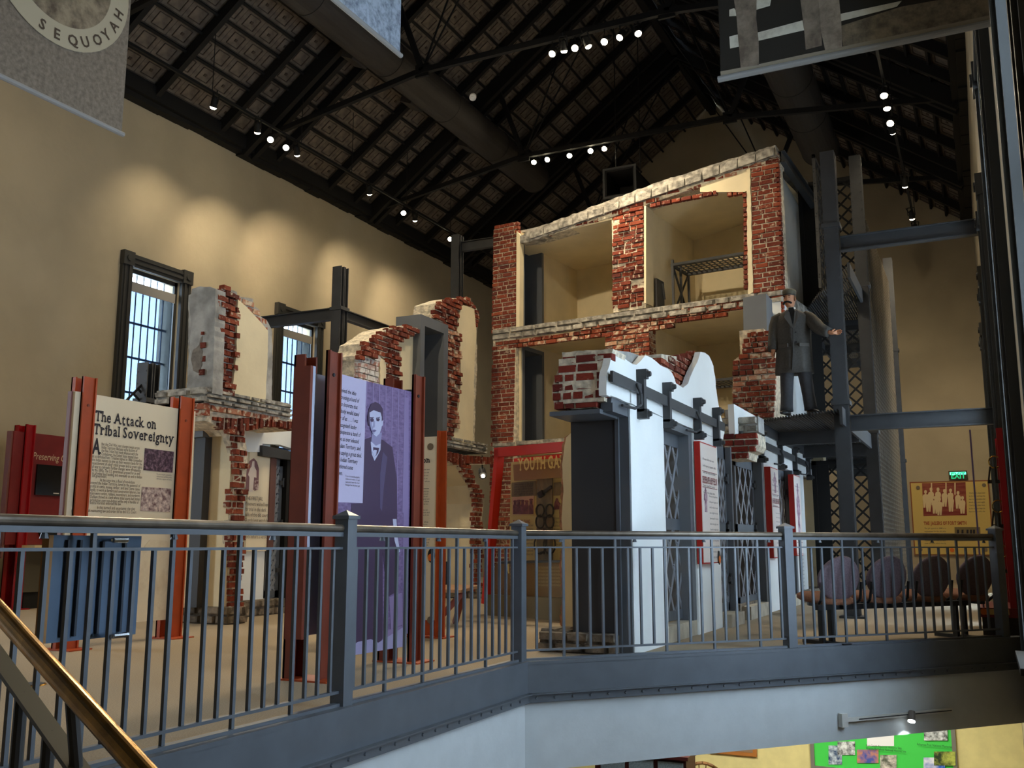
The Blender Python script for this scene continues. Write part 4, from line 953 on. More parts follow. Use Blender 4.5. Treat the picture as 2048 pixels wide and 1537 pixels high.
# ================================================================ steel columns and beams
def column(X, Y, z1, label, joints=(2.7, 5.25), z0=0.):
    t = thing('steel_column', (X, Y, z0), label, 'column')
    w = .085
    mb = MB()     # cruciform of four angles
    for a in (-1, 1):
        for b in (-1, 1):
            mb.box((X+a*.012, Y+b*.012, z0), (X+a*(.012+.016), Y+b*(.012+w), z1)); mb.box((X+a*.012, Y+b*.012, z0), (X+a*(.012+w), Y+b*(.012+.016), z1))
    for s in (-1, 1):
        mb.box((X-w-.012, Y+s*(w+.01), z0), (X+w+.012, Y+s*(w+.024), z1))
    obj('shaft', mb, M_iron, t)
    for z in joints:
        if z < z1: obj('collar', MB().box((X-.125, Y-.125, z+.12), (X+.125, Y+.125, z+.18)), M_iron, t)
    mb = MB(); z = z0+.2
    while z < z1-.05:
        for a in (-1, 1): mb.tube((X+a*.075, Y-w-.03, z), (X+a*.075, Y-w-.02, z), .012, 6)
        z += .16
    obj('rivets', mb, M_iron, t, kind='stuff')
    obj('base_plate', MB().box((X-.16, Y-.16, z0), (X+.16, Y+.16, z0+.03)), M_iron, t)
    return t
LX = -9.95
column(LX, 13.62, onX(680, 535, LX).z, 'dark steel column standing alone behind the purple portrait panel', joints=(2.7, 4.9))
column(LX, 17.85, onX(915, 472, LX).z, 'dark steel column rising behind the tall brick fragment')
column(-1.66, 13.95, onX(1675, 378, -1.72).z, 'dark steel column the mannequin reaches for at the broken walkway', joints=(2.75, 5.3))
column(-1.60, 17.3, 7.75, 'dark steel column at the middle of the stacked walkways')
column(-1.60, 23.6, 7.6, 'farthest dark steel column beside the wire screen')
cp_ = onX(298, 728, LX)
t = column(LX, cp_.y, cp_.z, 'dark steel column standing in front of the first left window', joints=(2.7,))
lb = MB()
for (x0, y0), (x1, y1) in (((248, 806), (284, 770)), ((266, 788), (284, 806)), ((254, 800), (262, 812)), ((276, 778), (286, 790))): lb.bar(onX(x0, y0, LX), onX(x1, y1, LX), .03, .012, (1, 0, 0))
obj('lattice_stub', lb, M_black, t)
def beam(a, b, label, h=.2, w=.12):
    a = Vector(a); b = Vector(b); t = thing('steel_beam', (a+b)/2, label, 'beam')
    up = Z3
    obj('web', MB().bar(a, b, .014, h), M_iron, t)
    obj('flange', MB().bar(a+Z3*h/2, b+Z3*h/2, w, .016), M_iron, t); obj('flange', MB().bar(a-Z3*h/2, b-Z3*h/2, w, .016), M_iron, t)
    return t
beam((-12.2, 13.62, 4.98), (LX-.1, 13.62, 4.98), 'dark steel beam crossing in front of the second left window')
beam((LX, 13.75, 4.98), (LX, 17.75, 4.98), 'dark steel beam running back along the left wall to the tall fragment', h=.16)
beam((LX, 17.9, 7.4), (-8.75, 17.9, 7.4), 'dark steel beam tying the rear left column to the cell block')
beam((-1.55, 13.95, 2.62), (XR, 13.95, 2.62), 'dark steel beam from the front column to the right wall at walkway height', h=.2)
beam((-1.55, 13.95, 5.18), (XR, 13.95, 5.18), 'dark steel beam from the front column to the right wall high up', h=.2)
beam((-10.2, 11.2, 2.60), (-9.2, 11.2, 2.60), 'short dark steel beam under the slab of the first arch fragment', h=.18)
beam((-13.75, 8.4, 2.58), (-11.9, 8.4, 2.58), 'short dark steel beam stub above the dark red screen panel', h=.16)
# ---------------------------------------------------------------- grated walkways
def deck(poly, z, label, beams, ystart):
    t = thing('walkway', (poly[0][0], poly[0][1], z), label, 'walkway')
    mb = MB(); x0 = min(p[0] for p in poly); x1 = max(p[0] for p in poly)
    # slats across (x), spaced along y, clipped by the ragged front edge
    def front(x):
        for a, b in zip(poly[:-1], poly[1:]):
            if a[0] <= x <= b[0]: return a[1]+(b[1]-a[1])*(x-a[0])/(b[0]-a[0])
        return poly[-1][1]
    x = x0
    while x < x1:
        mb.box((x, front(x), z-.05), (x+.012, ystart, z)); x += .042
    obj('grating', mb, M_iron, t, kind='stuff')
    mb = MB(); y = min(p[1] for p in poly)+.2
    while y < ystart:
        mb.box((x0, max(y, front(x0)), z-.03), (x1, max(y, front(x0))+.01, z-.01)); y += .4
    obj('cross_bars', mb, M_iron, t, kind='stuff')
    for y in beams: obj('beam', MB().box((x0-.05, y, z-.26), (x1, y+.12, z-.06)), M_iron, t)
    obj('edge_angle', MB().box((x1-.02, front(x1-.02)-.02, z-.22), (x1+.02, ystart, z+.02)), M_iron, t)
    obj('wall_angle', MB().box((x0, front(x0), z-.2), (x0+.03, ystart, z-.05)), M_iron, t)
    return t
w1 = deck([(OUT, 14.3), (-2.3, 13.9), (-1.62, 13.5)], 2.78, 'steel grated walkway the mannequin stands on', (15.55, 18.0, 21, 23.3), 23.8)
w2 = deck([(OUT, 18.4), (-2.65, 18.0), (-2.3, 17.0), (-2.1, 16.6), (-1.62, 15.4)], 5.30, 'upper steel grated walkway with torn edge above the mannequin', (19.2, 21.5, 23.3), 23.8)
def screen(name, label, X, Y0, Y1, z0, z1, cell, r, m, frame=True):
    t = thing(name, (X, Y0, z0), label, 'screen'); mb = MB(); H = z1-z0; L = Y1-Y0; n = int((L+H)/cell)
    for i in range(n):
        c = i*cell
        a = (max(0, c-H), min(c, H)) ; b = (min(c, L), max(0, c-L))
        mb.bar((X, Y0+a[0], z0+a[1]), (X, Y0+b[0], z0+b[1]), r, r*.4, (1, 0, 0))
        mb.bar((X+.006, Y0+a[0], z1-a[1]), (X+.006, Y0+b[0], z1-b[1]), r, r*.4, (1, 0, 0))
    obj('lattice', mb, m, t, kind='stuff')
    if not frame: return t
    fr = MB(); w = .07
    fr.box((X-.02, Y0, z0), (X+.03, Y0+w, z1)).box((X-.02, Y1-w, z0), (X+.03, Y1, z1)).box((X-.02, Y0, z0), (X+.03, Y1, z0+w)).box((X-.02, Y0, z1-w), (X+.03, Y1, z1))
    obj('frame', fr, M_iron, t); return t
M_wire = mat('galvanised_wire', (78, 70, 57), .5, .3)
screen('wire_screen', 'fine wire mesh screen along the walkway edge catching warm light', -1.60, 17.45, 23.45, .1, 7.0, .17, .024, M_wire, frame=False)
screen('lattice_screen', 'dark diamond lattice screen on the top walkway beside the white wall', -2.30, 17.2, 19.4, 5.35, 7.9, .28, .035, M_iron)
GY = 18.6
t = thing('lattice_gate', (-2.2, GY, 0), 'black lattice gate closing all three walkway levels behind the front column', 'gate')
for (z0, z1) in ((.1, 2.5), (2.85, 5.0), (5.35, 7.9)):
    mb = MB(); w, H = 1.0, z1-z0; c = .25; n = int((w+H)/c)
    for i in range(n):
        cc = i*c; a = (max(0, cc-H), min(cc, H)); b = (min(cc, w), max(0, cc-w))
        mb.bar((-2.75+a[0], GY, z0+a[1]), (-2.75+b[0], GY, z0+b[1]), .035, .01, (0, 1, 0)); mb.bar((-2.75+a[0], GY+.01, z1-a[1]), (-2.75+b[0], GY+.01, z1-b[1]), .035, .01, (0, 1, 0))
    obj('lattice', mb, M_black, t, kind='stuff')
    obj('door_panel', MB().box((-2.76, GY-.01, z0), (-2.5, GY+.02, z1-.08)), M_black, t)
    obj('frame', MB().box((-2.8, GY-.03, z0), (-2.72, GY+.04, z1)).box((-1.78, GY-.03, z0), (-1.66, GY+.04, z1)).box((-2.8, GY-.03, z1-.08), (-1.66, GY+.04, z1)), M_black, t)
# roof truss piece and angle brace over the top floor wall
beam((-2.75, 16.6, 7.72), (-2.35, 20.0, 7.3), 'dark steel angle running back from the top corner of the block', h=.2)
# ================================================================ information panels
def textfit(t, s, p0, p1, cap, m, N='X', bold=0., shear=0., name='lettering'):
    "one line of lettering from world point p0 to p1, capital height cap"
    p0 = Vector(p0); p1 = Vector(p1); p0.z = p1.z = (p0.z+p1.z)/2; U = (p1-p0).normalized(); V = Z3
    size = cap/.70
    o = text(t, s, p0, U, V, size, m, bold=bold, shear=shear, name=name)
    w = max(v.co.x for v in o.data.vertices)-min(v.co.x for v in o.data.vertices)
    c = (p1-p0).length/max(w, 1e-4)
    WL[o.name] = basis(p0, U, V, U.cross(V), c, 1, 1); o.matrix_local = WL[t.name].inverted() @ WL[o.name]
    return o
SERIF = dict(T=((.5,0),(.06,.88),(.94,.88)), h=((.1,0),(.9,0),(.02,1)), n=((.1,0),(.9,0),(.02,.74)), A=((.06,0),(.94,0)), k=((.1,0),(.92,0),(.02,1)), r=((.2,0),(.1,.74)), i=((.5,0),(.3,.74)), b=((.04,1),), l=((.5,0),(.2,1)),
    v=((.08,.74),(.92,.74)), y=((.08,.74),(.92,.74)), Y=((.5,0),(.08,1),(.92,1)), U=((.1,1),(.9,1)), H=((.1,0),(.9,0),(.1,1),(.9,1)), N=((.1,0),(.1,1),(.9,1)), J=((.75,1),), L=((.12,0),(.12,1)), E=((.12,0),(.12,1)), F=((.14,0),(.1,1)), R=((.12,0),(.9,0),(.1,1)), M=((.08,0),(.92,0),(.08,1),(.92,1)), I=((.5,0),(.5,1)), D=((.05,0),(.05,1)), P=((.12,0),(.05,1)), G=((.85,.42),), t=((.75,.04),))
def slabfit(t, s, p0, p1, cap, m, bold=.03, name='lettering'):
    "heavy slab serif lettering: plain letters with square serifs set on their stems"
    c = bpy.data.curves.new('tmp', 'FONT'); c.size = cap/.70; c.offset = bold*c.size; c.resolution_u = 2
    o = bpy.data.objects.new('tmp', c); mb = MB(); x = 0
    for ch in s:
        if ch == ' ': x += cap*.38; continue
        c.body = ch; me = bpy.data.meshes.new_from_object(o)
        xs = [v.co.x for v in me.vertices]; x0 = min(xs); w = max(xs)-x0
        mb.add([(v.co.x-x0+x, v.co.y, 0) for v in me.vertices], [tuple(p.vertices) for p in me.polygons])
        for fx, fy in SERIF.get(ch, ()):
            cx = x+w*fx; hw = cap*.17; y0 = fy*cap-(cap*.13 if fy > 0 else .0)
            mb.add([(cx-hw, y0, .0006), (cx+hw, y0, .0006), (cx+hw, y0+cap*.13, .0006), (cx-hw, y0+cap*.13, .0006)], [(0, 1, 2, 3)])
        x += w+cap*.15; bpy.data.meshes.remove(me)
    bpy.data.objects.remove(o); bpy.data.curves.remove(c)
    p0 = Vector(p0); p1 = Vector(p1); p0.z = p1.z = (p0.z+p1.z)/2; U = (p1-p0).normalized()
    me = mb.mesh(name); return link(name, me, m, t, M=basis(p0, U, Z3, U.cross(Z3), (p1-p0).length/(x-cap*.15), 1, 1))
def channel(t, name, X, y0, y1, z0, z1, m, depth=.035, lip=.02):
    "steel channel post facing +X"
    mb = MB(); w = y1-y0
    mb.box((X, y0, z0), (X+.018, y1, z1)); mb.box((X, y0, z0), (X+depth, y0+.018, z1)); mb.box((X, y1-.018, z0), (X+depth, y1, z1))
    return obj(name, mb, m, t)
def dot(t, P, r, m, N=X3, name='bolt'): return obj(name, MB().disc(P, N, r, .008, 10), m, t)
def photo(t, pts, fn, m, ext=(-.003, 0, 0), name='photo'): return obj(name, MB().prism([fn(*p) for p in pts], ext), m, t)
M_ph1 = photomat('mauve_photo_dark', (58, 32, 50), (160, 126, 140), 26, .60); M_ph2 = photomat('mauve_photo_light', (96, 60, 66), (222, 200, 186), 22, .50)
for s_txt, p, q in (('Arkansas Post National Memorial', (1834, 1491.5), (1904, 1497)), ('Fort Smith National Historic Site', (1732, 1494), (1803, 1499.5)), ('Washita Battlefield National Historic Site', (1732, 1500), (1812, 1506))):
    a_, b_ = fy(*p, .05), fy(*q, .05); textfit(POSTER, s_txt, a_, b_, .036, M_ink, name='text_line')
# ---- cream tribal panel
X_ = -7.70
g = lambda x, y, o=0.: onX(x, y, X_+o)
t = thing('info_panel', (X_, 7.1, 0), 'cream tribal sovereignty panel between tall rust orange posts', 'panel')
b0 = g(142, 900).y; b1 = g(387, 900).y; zt = g(270, 803).z; zb = .30
obj('board', MB().box((X_-.07, b0, zb), (X_, b1, zt)), M_board, t)
obj('board_edge', MB().box((X_-.075, b0-.02, zb), (X_-.03, b0, zt)), mat('mauve_edge', (128, 84, 78), .5), t)
yA0, yA1 = g(153, 900).y, g(180, 900).y; yB0, yB1 = g(352, 900).y, g(379, 900).y
for k, (ya, yb, px) in enumerate(((yA0, yA1, 755), (yB0, yB1, 795))):
    zt2 = g(175 if k == 0 else 370, px).z
    channel(t, 'post', X_+.002, ya, yb, 0, zt2, M_orange); channel(t, 'post', X_-.14, ya, yb, 0, zt2, M_orange, .06)
    obj('base_plate', MB().box((X_-.22, ya-.05, 0), (X_+.16, yb+.05, .012)), M_orange, t)
    dot(t, (X_+.02, (ya+yb)/2, zt-.12), .014, M_rust)
slabfit(t, 'The Attack on', g(190, 842.5, .004), g(311, 858.5, .004), .105, M_ink, bold=.02)
slabfit(t, 'Tribal Sovereignty', g(187, 868.5, .004), g(346, 888, .004), .105, M_ink, bold=.02)
slabfit(t, 'A', g(184, 907, .004), g(200, 909, .004), .15, M_ink, bold=.03)
L1 = ['fter the Civil War, vast changes swept across', 'Indian Territory. Because some factions of', 'the Five Tribes had made alliances with the', 'Confederacy, the United States treated them']
L2 = ['all as defeated foes. Treaties signed in 1866 compelled', 'the Indian nations to give up their western lands for the', 'resettlement of other tribal groups and to grant rights', 'of way to railroads. Further changes were threatening', 'by the 1890s. The U.S. government pressed for an end', 'to all tribal land holding and eventually an end to Indian', 'self-government.']
L3 = ['At the same time, a flood of non-Indians', 'entered the Indian Territory, lured by the potential of', 'profits in cattle, mining, timber, and land. Some came', 'legally, to work as farmers and construction laborers, but', 'many were rustlers, robbers, moonshiners, and murderers.', 'Outlaws thrived in a land where tribal courts had limited', 'jurisdiction over non-Indians while only a handful of', 'federal marshals enforced the law.', 'In this turmoil and uncertainty, the duty', 'of maintaining law and order fell to the U.S. Court']
y = 888.; 
def para(lines, x0, x1, y, step, sl):
    for s in lines:
        f = len(s)/52.; xe = x0+(x1-x0)*min(1.05, f)
        textfit(t, s, g(x0, y, .004), g(xe, y+(xe-x0)*sl, .004), .030, M_ink2, name='text_line'); y += step
    return y
SL = .135
y = para(L1, 203, 291, 890, 6.6, SL); y = para(L2, 184, 279, 913.5, 6.7, SL)
y = para(L3[:1], 200, 290, 961, 6.7, SL); y = para(L3[1:8], 180, 275, 965, 6.8, SL); y = para(L3[8:9], 194, 290, 1014.5, 6.7, SL); para(L3[9:], 176, 274, 1019.5, 6.7, SL)
photo(t, [(290,897),(348,904),(345,946),(287,941)], lambda x, y: g(x, y, .004), M_ph1)
photo(t, [(284,974),(343,978),(340,1025),(281,1022)], lambda x, y: g(x, y, .004), M_ph2)
for i, s in enumerate(['The town site grew up beside the', 'railroad track and filled quickly', 'with tents, wagons and stores']): textfit(t, s, g(313, 949.5+i*4.6, .004), g(343, 953+i*4.6, .004), .016, M_ink2, name='caption')
photo(t, [(300,1080),(338,1083),(333,1240),(272,1245),(276,1110)], lambda x, y: g(x, y, .003), photomat('pale_sketch_print', (206, 186, 152), (226, 211, 180), 5, .42), name='sketch_print')
photo(t, [(143,1020),(152,1012),(149,1062),(139,1064)], lambda x, y: g(x, y, .003), photomat('pale_sketch_print2', (176, 160, 136), (222, 206, 178), 16, .5), name='sketch_print')
# ---- purple portrait panel
X_ = -4.36
h = lambda x, y, o=0.: onX(x, y, X_+o)
t = thing('info_panel', (X_, 6.4, 0), 'tall purple portrait panel of a young man between rust brown posts', 'panel')
M_lil = mat('lilac_print', (188, 180, 208), .45); M_pur = photomat('purple_brick_print', (98, 78, 118), (128, 106, 148), 18, .5, (1, 1, 3)); M_dkp = mat('dark_purple_print', (68, 50, 78), .5); M_pale = mat('pale_lilac_print', (186, 186, 212), .5); M_midp = mat('mid_purple_print', (136, 118, 158), .5)
pa0, pa1 = h(647, 850).y, h(672, 850).y; pb0, pb1 = h(822, 850).y, h(841, 850).y
zt = h(747, 768).z; zb = .33; yL = h(627, 850).y
obj('board', MB().box((X_-.02, pa1-.01, zb), (X_, pb0+.01, zt)), M_midp, t)
obj('back_board', MB().box((X_-.16, yL, zb-.02), (X_-.13, pb0+.01, zt)), mat('pale_blue_board', (176, 182, 200), .5), t)
obj('side_strip', MB().box((X_-.13, yL, zb-.02), (X_-.02, yL+.03, zt+.02)), mat('pale_blue_board', (176, 182, 200), .5), t)
obj('side_trim', MB().box((X_-.17, yL-.03, zb-.03), (X_-.02, yL, zt+.02)), M_rust, t)
for ya, yb, pz, px in ((pa0, pa1, 703, 660), (pb0, pb1, 752, 832)):
    z2 = h(px, pz).z
    channel(t, 'post', X_+.002, ya, yb, 0, z2, M_rust, .04); channel(t, 'post', X_-.27, ya-.03, yb-.03, 0, z2-.02, M_rust, .10)
    obj('base_plate', MB().box((X_-.30, ya-.06, 0), (X_+.14, yb+.06, .012)), M_orange, t)
    dot(t, (X_+.02, (ya+yb)/2, z2-.18), .014, M_ink)
hp = lambda L, o: [h(640+x*.1821, 740+y*.1821, o) for x, y in L]
def ink(name, L, m, o): return obj(name, MB().prism(hp(L, o), (-.002, 0, 0)), m, t)
ink('brick_print', [(490,120),(1003,240),(985,1540),(940,3040),(120,3180),(140,1460),(480,1460)], M_pur, .004)
for i, x in enumerate((515, 585, 655, 725, 795, 865, 935)): ink('mortar_stripe', [(x-5, 124+i*17), (x+5, 126+i*17), (x-2-i*3, 1540+i*5), (x-12-i*3, 1540+i*5)] if i > 3 else [(x-5, 124+i*17), (x+5, 126+i*17), (x+1, 400+i*90), (x-9, 400+i*90)], M_midp, .006)
ink('door_print', [(925,300),(975,310),(970,2900),(905,2900)], M_midp, .0055)
ink('text_field', [(180,34),(510,122),(468,1466),(140,1452)], M_lil, .0075)
ink('coat_print', [(560,740),(480,770),(468,1466),(350,1470),(230,3100),(640,3040),(690,2950),(690,2000),(740,2500),(840,2440),(850,2200),(850,1900),(845,1200),(795,850),(690,770)], M_dkp, .007)
ink('coat_light', [(690,900),(740,960),(700,1300),(680,1560),(660,1520),(660,1150)], mat('coat_sheen_print', (84, 72, 104), .5), .008)
ink('shirt_print', [(558,790),(668,800),(664,880),(640,930),(600,1000),(570,930)], M_pale, .009)
ink('tie_print', [(585,850),(650,860),(640,910),(612,950),(588,915)], M_dkp, .010)
ink('tie_light', [(600,880),(625,885),(618,930),(600,960),(575,900)], M_pale, .0115)
ink('neck_print', [(570,700),(680,690),(668,810),(615,835),(565,790)], mat('neck_shade_print', (140, 134, 170), .5), .0095)
ink('hair_print', [(535,620),(520,530),(535,440),(560,380),(610,352),(660,380),(690,430),(692,540),(680,600)], M_dkp, .0105)
ink('face_print', [(545,470),(590,445),(640,462),(665,470),(678,520),(676,640),(655,700),(620,735),(590,715),(565,660),(548,590)], M_pale, .012)
ink('ear_print', [(678,565),(695,555),(690,610),(676,625)], M_pale, .0115)
ink('face_shade', [(548,590),(552,520),(575,540),(570,600),(585,650),(600,700),(585,712),(562,660)], mat('face_shade_print', (150, 148, 182), .5), .013)
for L in ([(553,540),(575,530),(592,542),(590,566),(572,574),(557,566)], [(620,540),(650,532),(658,548),(645,566),(625,562)]): ink('eye_print', L, M_dkp, .014)
for L in ([(550,522),(592,520),(592,528),(551,534)], [(618,528),(658,518),(660,526),(620,538)]): ink('brow_print', L, M_dkp, .0145)
ink('nose_print', [(590,560),(602,560),(604,620),(596,638),(580,634),(588,612)], mat('face_shade_print', (150, 148, 182), .5), .014)
ink('mouth_print', [(570,668),(600,658),(622,668),(602,684),(575,682)], mat('lip_print', (104, 92, 130), .5), .014)
ink('hand_print', [(800,1640),(840,1640),(850,1820),(880,2000),(860,2010),(820,1880)], M_pale, .008)
for L in ([(600,2900),(900,2820),(930,3000),(640,3060)], [(760,2500),(900,2450),(905,2800),(780,2850)]): ink('ground_print', L, M_midp, .0068)
ink('floor_glow', [(150,3080),(260,2980),(330,3040),(420,2990),(560,2960),(640,3000),(930,2820),(935,3040),(130,3180)], mat('pale_floor_print', (156, 150, 186), .5), .0078)
quote = ['conceived the idea', 'of recruiting a band of', 'men so desperate that', 'everybody would stand', 'in fear of us . . . . I was', 'the recognized leader', 'of as desperate a band of', 'outlaws as ever infested', 'the Indian Territory, and', 'that is saying a great deal,', 'as the Indian Territory', 'has harbored some', 'bad men.']
ends = [395, 430, 412, 428, 415, 402, 445, 425, 445, 452, 412, 358, 245]
for i, s in enumerate(quote):
    x0 = 172-i*3.0; yy = 238+i*75.5; xe = ends[i]
    p0 = h(640+x0*.1821, 740+yy*.1821, .010); p1 = h(640+xe*.1821, 740+(yy+(xe-x0)*.165)*.1821, .010)
    textfit(t, s, p0, p1, .034, M_ink, shear=.25, name='quote_line')
for i, s in enumerate(['From his autobiography', 'Outlaw and member of a band', 'captured near the river', 'hanged at the fort jail']):
    p0 = h(640+280*.1821, 740+(1172+i*32)*.1821, .010); p1 = h(640+435*.1821, 740+(1195+i*32)*.1821, .010); textfit(t, s, p0, p1, .014, M_ink2, name='caption')
# ---- cream panel partly hidden behind the purple one
Yc = 9.02
c = lambda x, y, o=0.: onY(x, y, Yc-o)
t = thing('info_panel', (-5.4, Yc, 0), 'narrow cream panel half hidden behind the right post of the purple portrait', 'panel')
xr = c(875, 1000).x; z0, z1 = .18, c(860, 874).z
obj('board', MB().box((xr-.85, Yc, z0), (xr, Yc+.05, z1)), M_board, t)
xp = c(889, 1000).x
obj('post', MB().box((xr-.005, Yc-.02, 0), (xr+.02, Yc+.16, c(880, 862).z)).box((xr, Yc+.02, 0), (xp, Yc+.04, c(880, 862).z)), M_orange, t)
obj('base_plate', MB().box((xr-.9, Yc-.06, 0), (xp+.04, Yc+.2, .012)), M_orange, t)
obj('foot_rail', MB().box((xr-.85, Yc+.01, .02), (xr, Yc+.05, z0)), M_orange, t)
slabfit(t, 'ion', c(841, 926, .004), c(859, 926, .004), .062, M_ink, bold=.022)
for i, yy in enumerate((941, 947, 953, 959, 965, 985, 990, 995, 1000, 1005, 1010, 1022, 1027, 1032, 1046, 1051, 1081, 1087, 1092)):
    textfit(t, ['and order here', 'armed to aid', 'of tools and', 'found on', 'of the'][i % 5], c(841, yy, .004), c(859-(i % 4)*1.5, yy, .004), .016, M_ink2, name='text_line')
obj('rule', MB().prism([c(840, 977.4, .003), c(858, 977.4, .003), c(858, 978.2, .003), c(840, 978.2, .003)], (0, .002, 0)), M_ink2, t)
for py in (894, 1241): P = c(861, py, .003); obj('emblem', MB().disc(P, -Y3, .038, .006, 18), mat('bronze_emblem', (120, 104, 84), .5), t)
def tagplate(t, P, U, N, r=.045):
    P = Vector(P); obj('audio_tag', MB().prism([P+Vector(U)*math.cos(a)*r*.8+Z3*math.sin(a)*r*1.35 for a in np.linspace(0, 2*math.pi, 19)[:-1]], Vector(N)*.006), mat('black_tag', (24, 22, 22), .5), t)
    obj('tag_disc', MB().disc(P-Z3*r*.35+Vector(N)*.006, N, r*.72, .005, 16), mat('orange_tag', (226, 116, 40), .5), t, 'round orange disc on the tag')
tagplate(t, c(863, 1112, .002), X3, -Y3, .055)
# reading desk behind it
P0 = onY(890, 1172, 10.6)
t = thing('reading_desk', (P0.x, 10.6, 0), 'small brown reading desk with slanted legs behind the narrow cream panel', 'desk')
d0 = onY(880, 1180, 10.4); d1 = onY(934, 1172, 10.4)
obj('top', MB().prism([(d0.x-.5, 10.25, d0.z+.01), (d1.x, 10.25, d0.z+.01), (d1.x, 10.75, d0.z+.05), (d0.x-.5, 10.75, d0.z+.05)], (0, 0, -.035)), mat('tan_desk_top', (150, 112, 78), .5), t)
for x in (d0.x-.35, d1.x-.15):
    for s in (-1, 1): obj('leg', MB().bar((x+.05, 10.5, d0.z-.02), (x-.22, 10.5+s*.28, 0), .06, .06), M_rust, t)
e0 = onY(889, 1168, 10.65); obj('flip_screen', MB().box((e0.x-.35, 10.64, d0.z+.05), (e0.x+.03, 10.67, e0.z+.27)), mat('black_plastic', (18, 18, 18), .4), t, 'black upright screen')
# ---- dark red screen panel at the far left
X_ = -13.15
r = lambda x, y, o=0.: onX(x, y, X_+o)
t = thing('info_panel', (X_, 11, 0), 'dark red panel with a black screen standing near the left wall', 'panel')
y0 = r(17, 1000).y; y1 = y0+2.3; z1 = r(70, 867).z; z0 = r(50, 1090).z
obj('board', MB().box((X_-.05, y0, z0), (X_, y1, z1)), M_maroon, t)
obj('board_edge', MB().box((X_-.12, y0-.03, z0-.2), (X_-.02, y0, z1)), mat('mauve_edge', (128, 84, 78), .5), t)
pa, pb = r(38, 1000).y, r(56, 1000).y
for k in (0, 1):
    o = k*1.45
    channel(t, 'post', X_+.002, pa+o, pb+o, 0, r(58, 850).z, M_deepred, .05); channel(t, 'post', X_-.24, pa+o, pb+o, 0, r(58, 850).z, M_deepred, .1)
    obj('base_plate', MB().box((X_-.28, pa+o-.06, 0), (X_+.16, pb+o+.06, .014)), M_deepred, t)
textfit(t, 'Preserving C', r(65, 917, .004), r(129, 926, .004), .11, M_creamink, shear=.2)
P, Q = r(68, 990, .0), r(170, 932, .0); obj('screen', MB().box((X_, P.y, P.z), (X_+.03, Q.y, r(72, 929).z)), mat('black_screen', (8, 8, 10), .15), t)
obj('screen_light', MB().box((X_+.03, P.y+.32, P.z+.03), (X_+.034, P.y+.42, P.z+.045)), mat('white_plastic', (200, 196, 188), .5), t)
obj('speaker', MB().disc(r(98, 1058), X3, .2, .03, 24), mat('black_plastic', (18, 18, 18), .4), t)
P = r(42, 1091)
obj('shelf', MB().box((X_-.05, P.y, P.z-.05), (X_+.3, y1-.2, P.z+.0)), mat('pale_wood_shelf', (206, 186, 140), .5), t)
obj('cabinet', MB().box((X_-.3, P.y+.05, .25), (X_+.05, y1-.25, P.z-.05)), mat('olive_grey_cabinet', (84, 78, 62), .6), t); obj('cabinet_base', MB().box((X_-.3, P.y+.1, 0), (X_+.02, y1-.25, .25)), M_black, t)
# ---- slanted rust bar frame before the second left window
P = onX(577, 1165, -12.8); P.z = 0; Yf = P.y
t = thing('reading_stand', P, 'slanted rust orange frame leaning in front of the second left window', 'stand')
a = onY(575, 1168, Yf); b = onY(606, 935, Yf); a.z = .1
obj('post', MB().bar(a, b, .07, .09, (0, 1, 0)), M_orange, t); obj('post', MB().bar(a+X3*1.6, b+X3*1.6, .07, .09, (0, 1, 0)), M_orange, t)
obj('top_bar', MB().bar(b, b+X3*1.6, .09, .09), M_orange, t)
obj('plinth', MB().box((a.x-.1, Yf-.1, 0), (a.x+1.75, Yf+.5, .1)), mat('olive_plinth', (112, 100, 72), .7), t)
obj('board', MB().prism([a+X3*.1+Z3*.5, a+X3*1.5+Z3*.5, b+X3*1.5-Z3*.1, b+X3*.1-Z3*.1], (0, .03, 0)), M_case, t)
# ================================================================ red framed display case
KA = onZ(980, 1231, 0).xy; KB = KA+Vector((.946, -.326))*1.6; ke = (KB-KA).normalized(); kn = Vector((ke.y, -ke.x))
if kn.y > 0: kn = -kn
k_ = lambda x, y, o=0.: onV(x, y, KA, KB, o)
ke3 = Vector((ke.x, ke.y, 0)); kn3 = Vector((kn.x, kn.y, 0))
# onV pushes towards (e.y,-e.x); keep the sign explicit
sg = 1 if Vector((ke.y, -ke.x)).dot(kn) > 0 else -1
t = thing('display_case', (-6.1, 13.2, 0), 'red framed glass case of handcuffs and a gang photograph', 'display case')
kx = lambda x, y, o=0.: onV(x, y, KA, KB, sg*o)
obj('post', MB().bar(kx(971, 1208, .02), kx(998, 900, .02), .07, .10, kn3), M_red, t); obj('post', MB().bar(kx(975, 1208, -.12), kx(1003, 905, -.12), .05, .08, kn3), M_red, t)
obj('post', MB().bar(kx(1180, 1250, .02), kx(1172, 890, .02), .07, .10, kn3), M_red, t)
obj('top_bar', MB().bar(kx(993, 906, .02), kx(1175, 890, .02), .10, .13, Z3), M_red, t)
obj('top_rail', MB().bar(kx(1030, 922, -.5), kx(1175, 908, -.5), .05, .06, Z3), M_red, t)
obj('glass', MB().prism([kx(1004, 925), kx(1172, 912), kx(1178, 1205), kx(985, 1200)], kn3*-.008), M_case, t)
M_kh = mat('khaki_case_board', (196, 176, 118), .6)
bk = -.45
obj('back_board', MB().prism([kx(1022, 925, bk), kx(1172, 912, bk), kx(1172, 1140, bk), kx(1018, 1135, bk)], kn3*-.03), M_kh, t)
obj('title_board', MB().prism([kx(1026, 930, bk+.12), kx(1172, 918, bk+.12), kx(1172, 952, bk+.12), kx(1028, 962, bk+.12)], kn3*-.05), mat('brown_title_board', (150, 116, 76), .6), t)
slabfit(t, 'YOUTH GANGS', kx(1036, 943.5, bk+.125), kx(1151, 931.5, bk+.125), .17, mat('pale_yellow_letters', (232, 220, 150), .6), bold=.03)
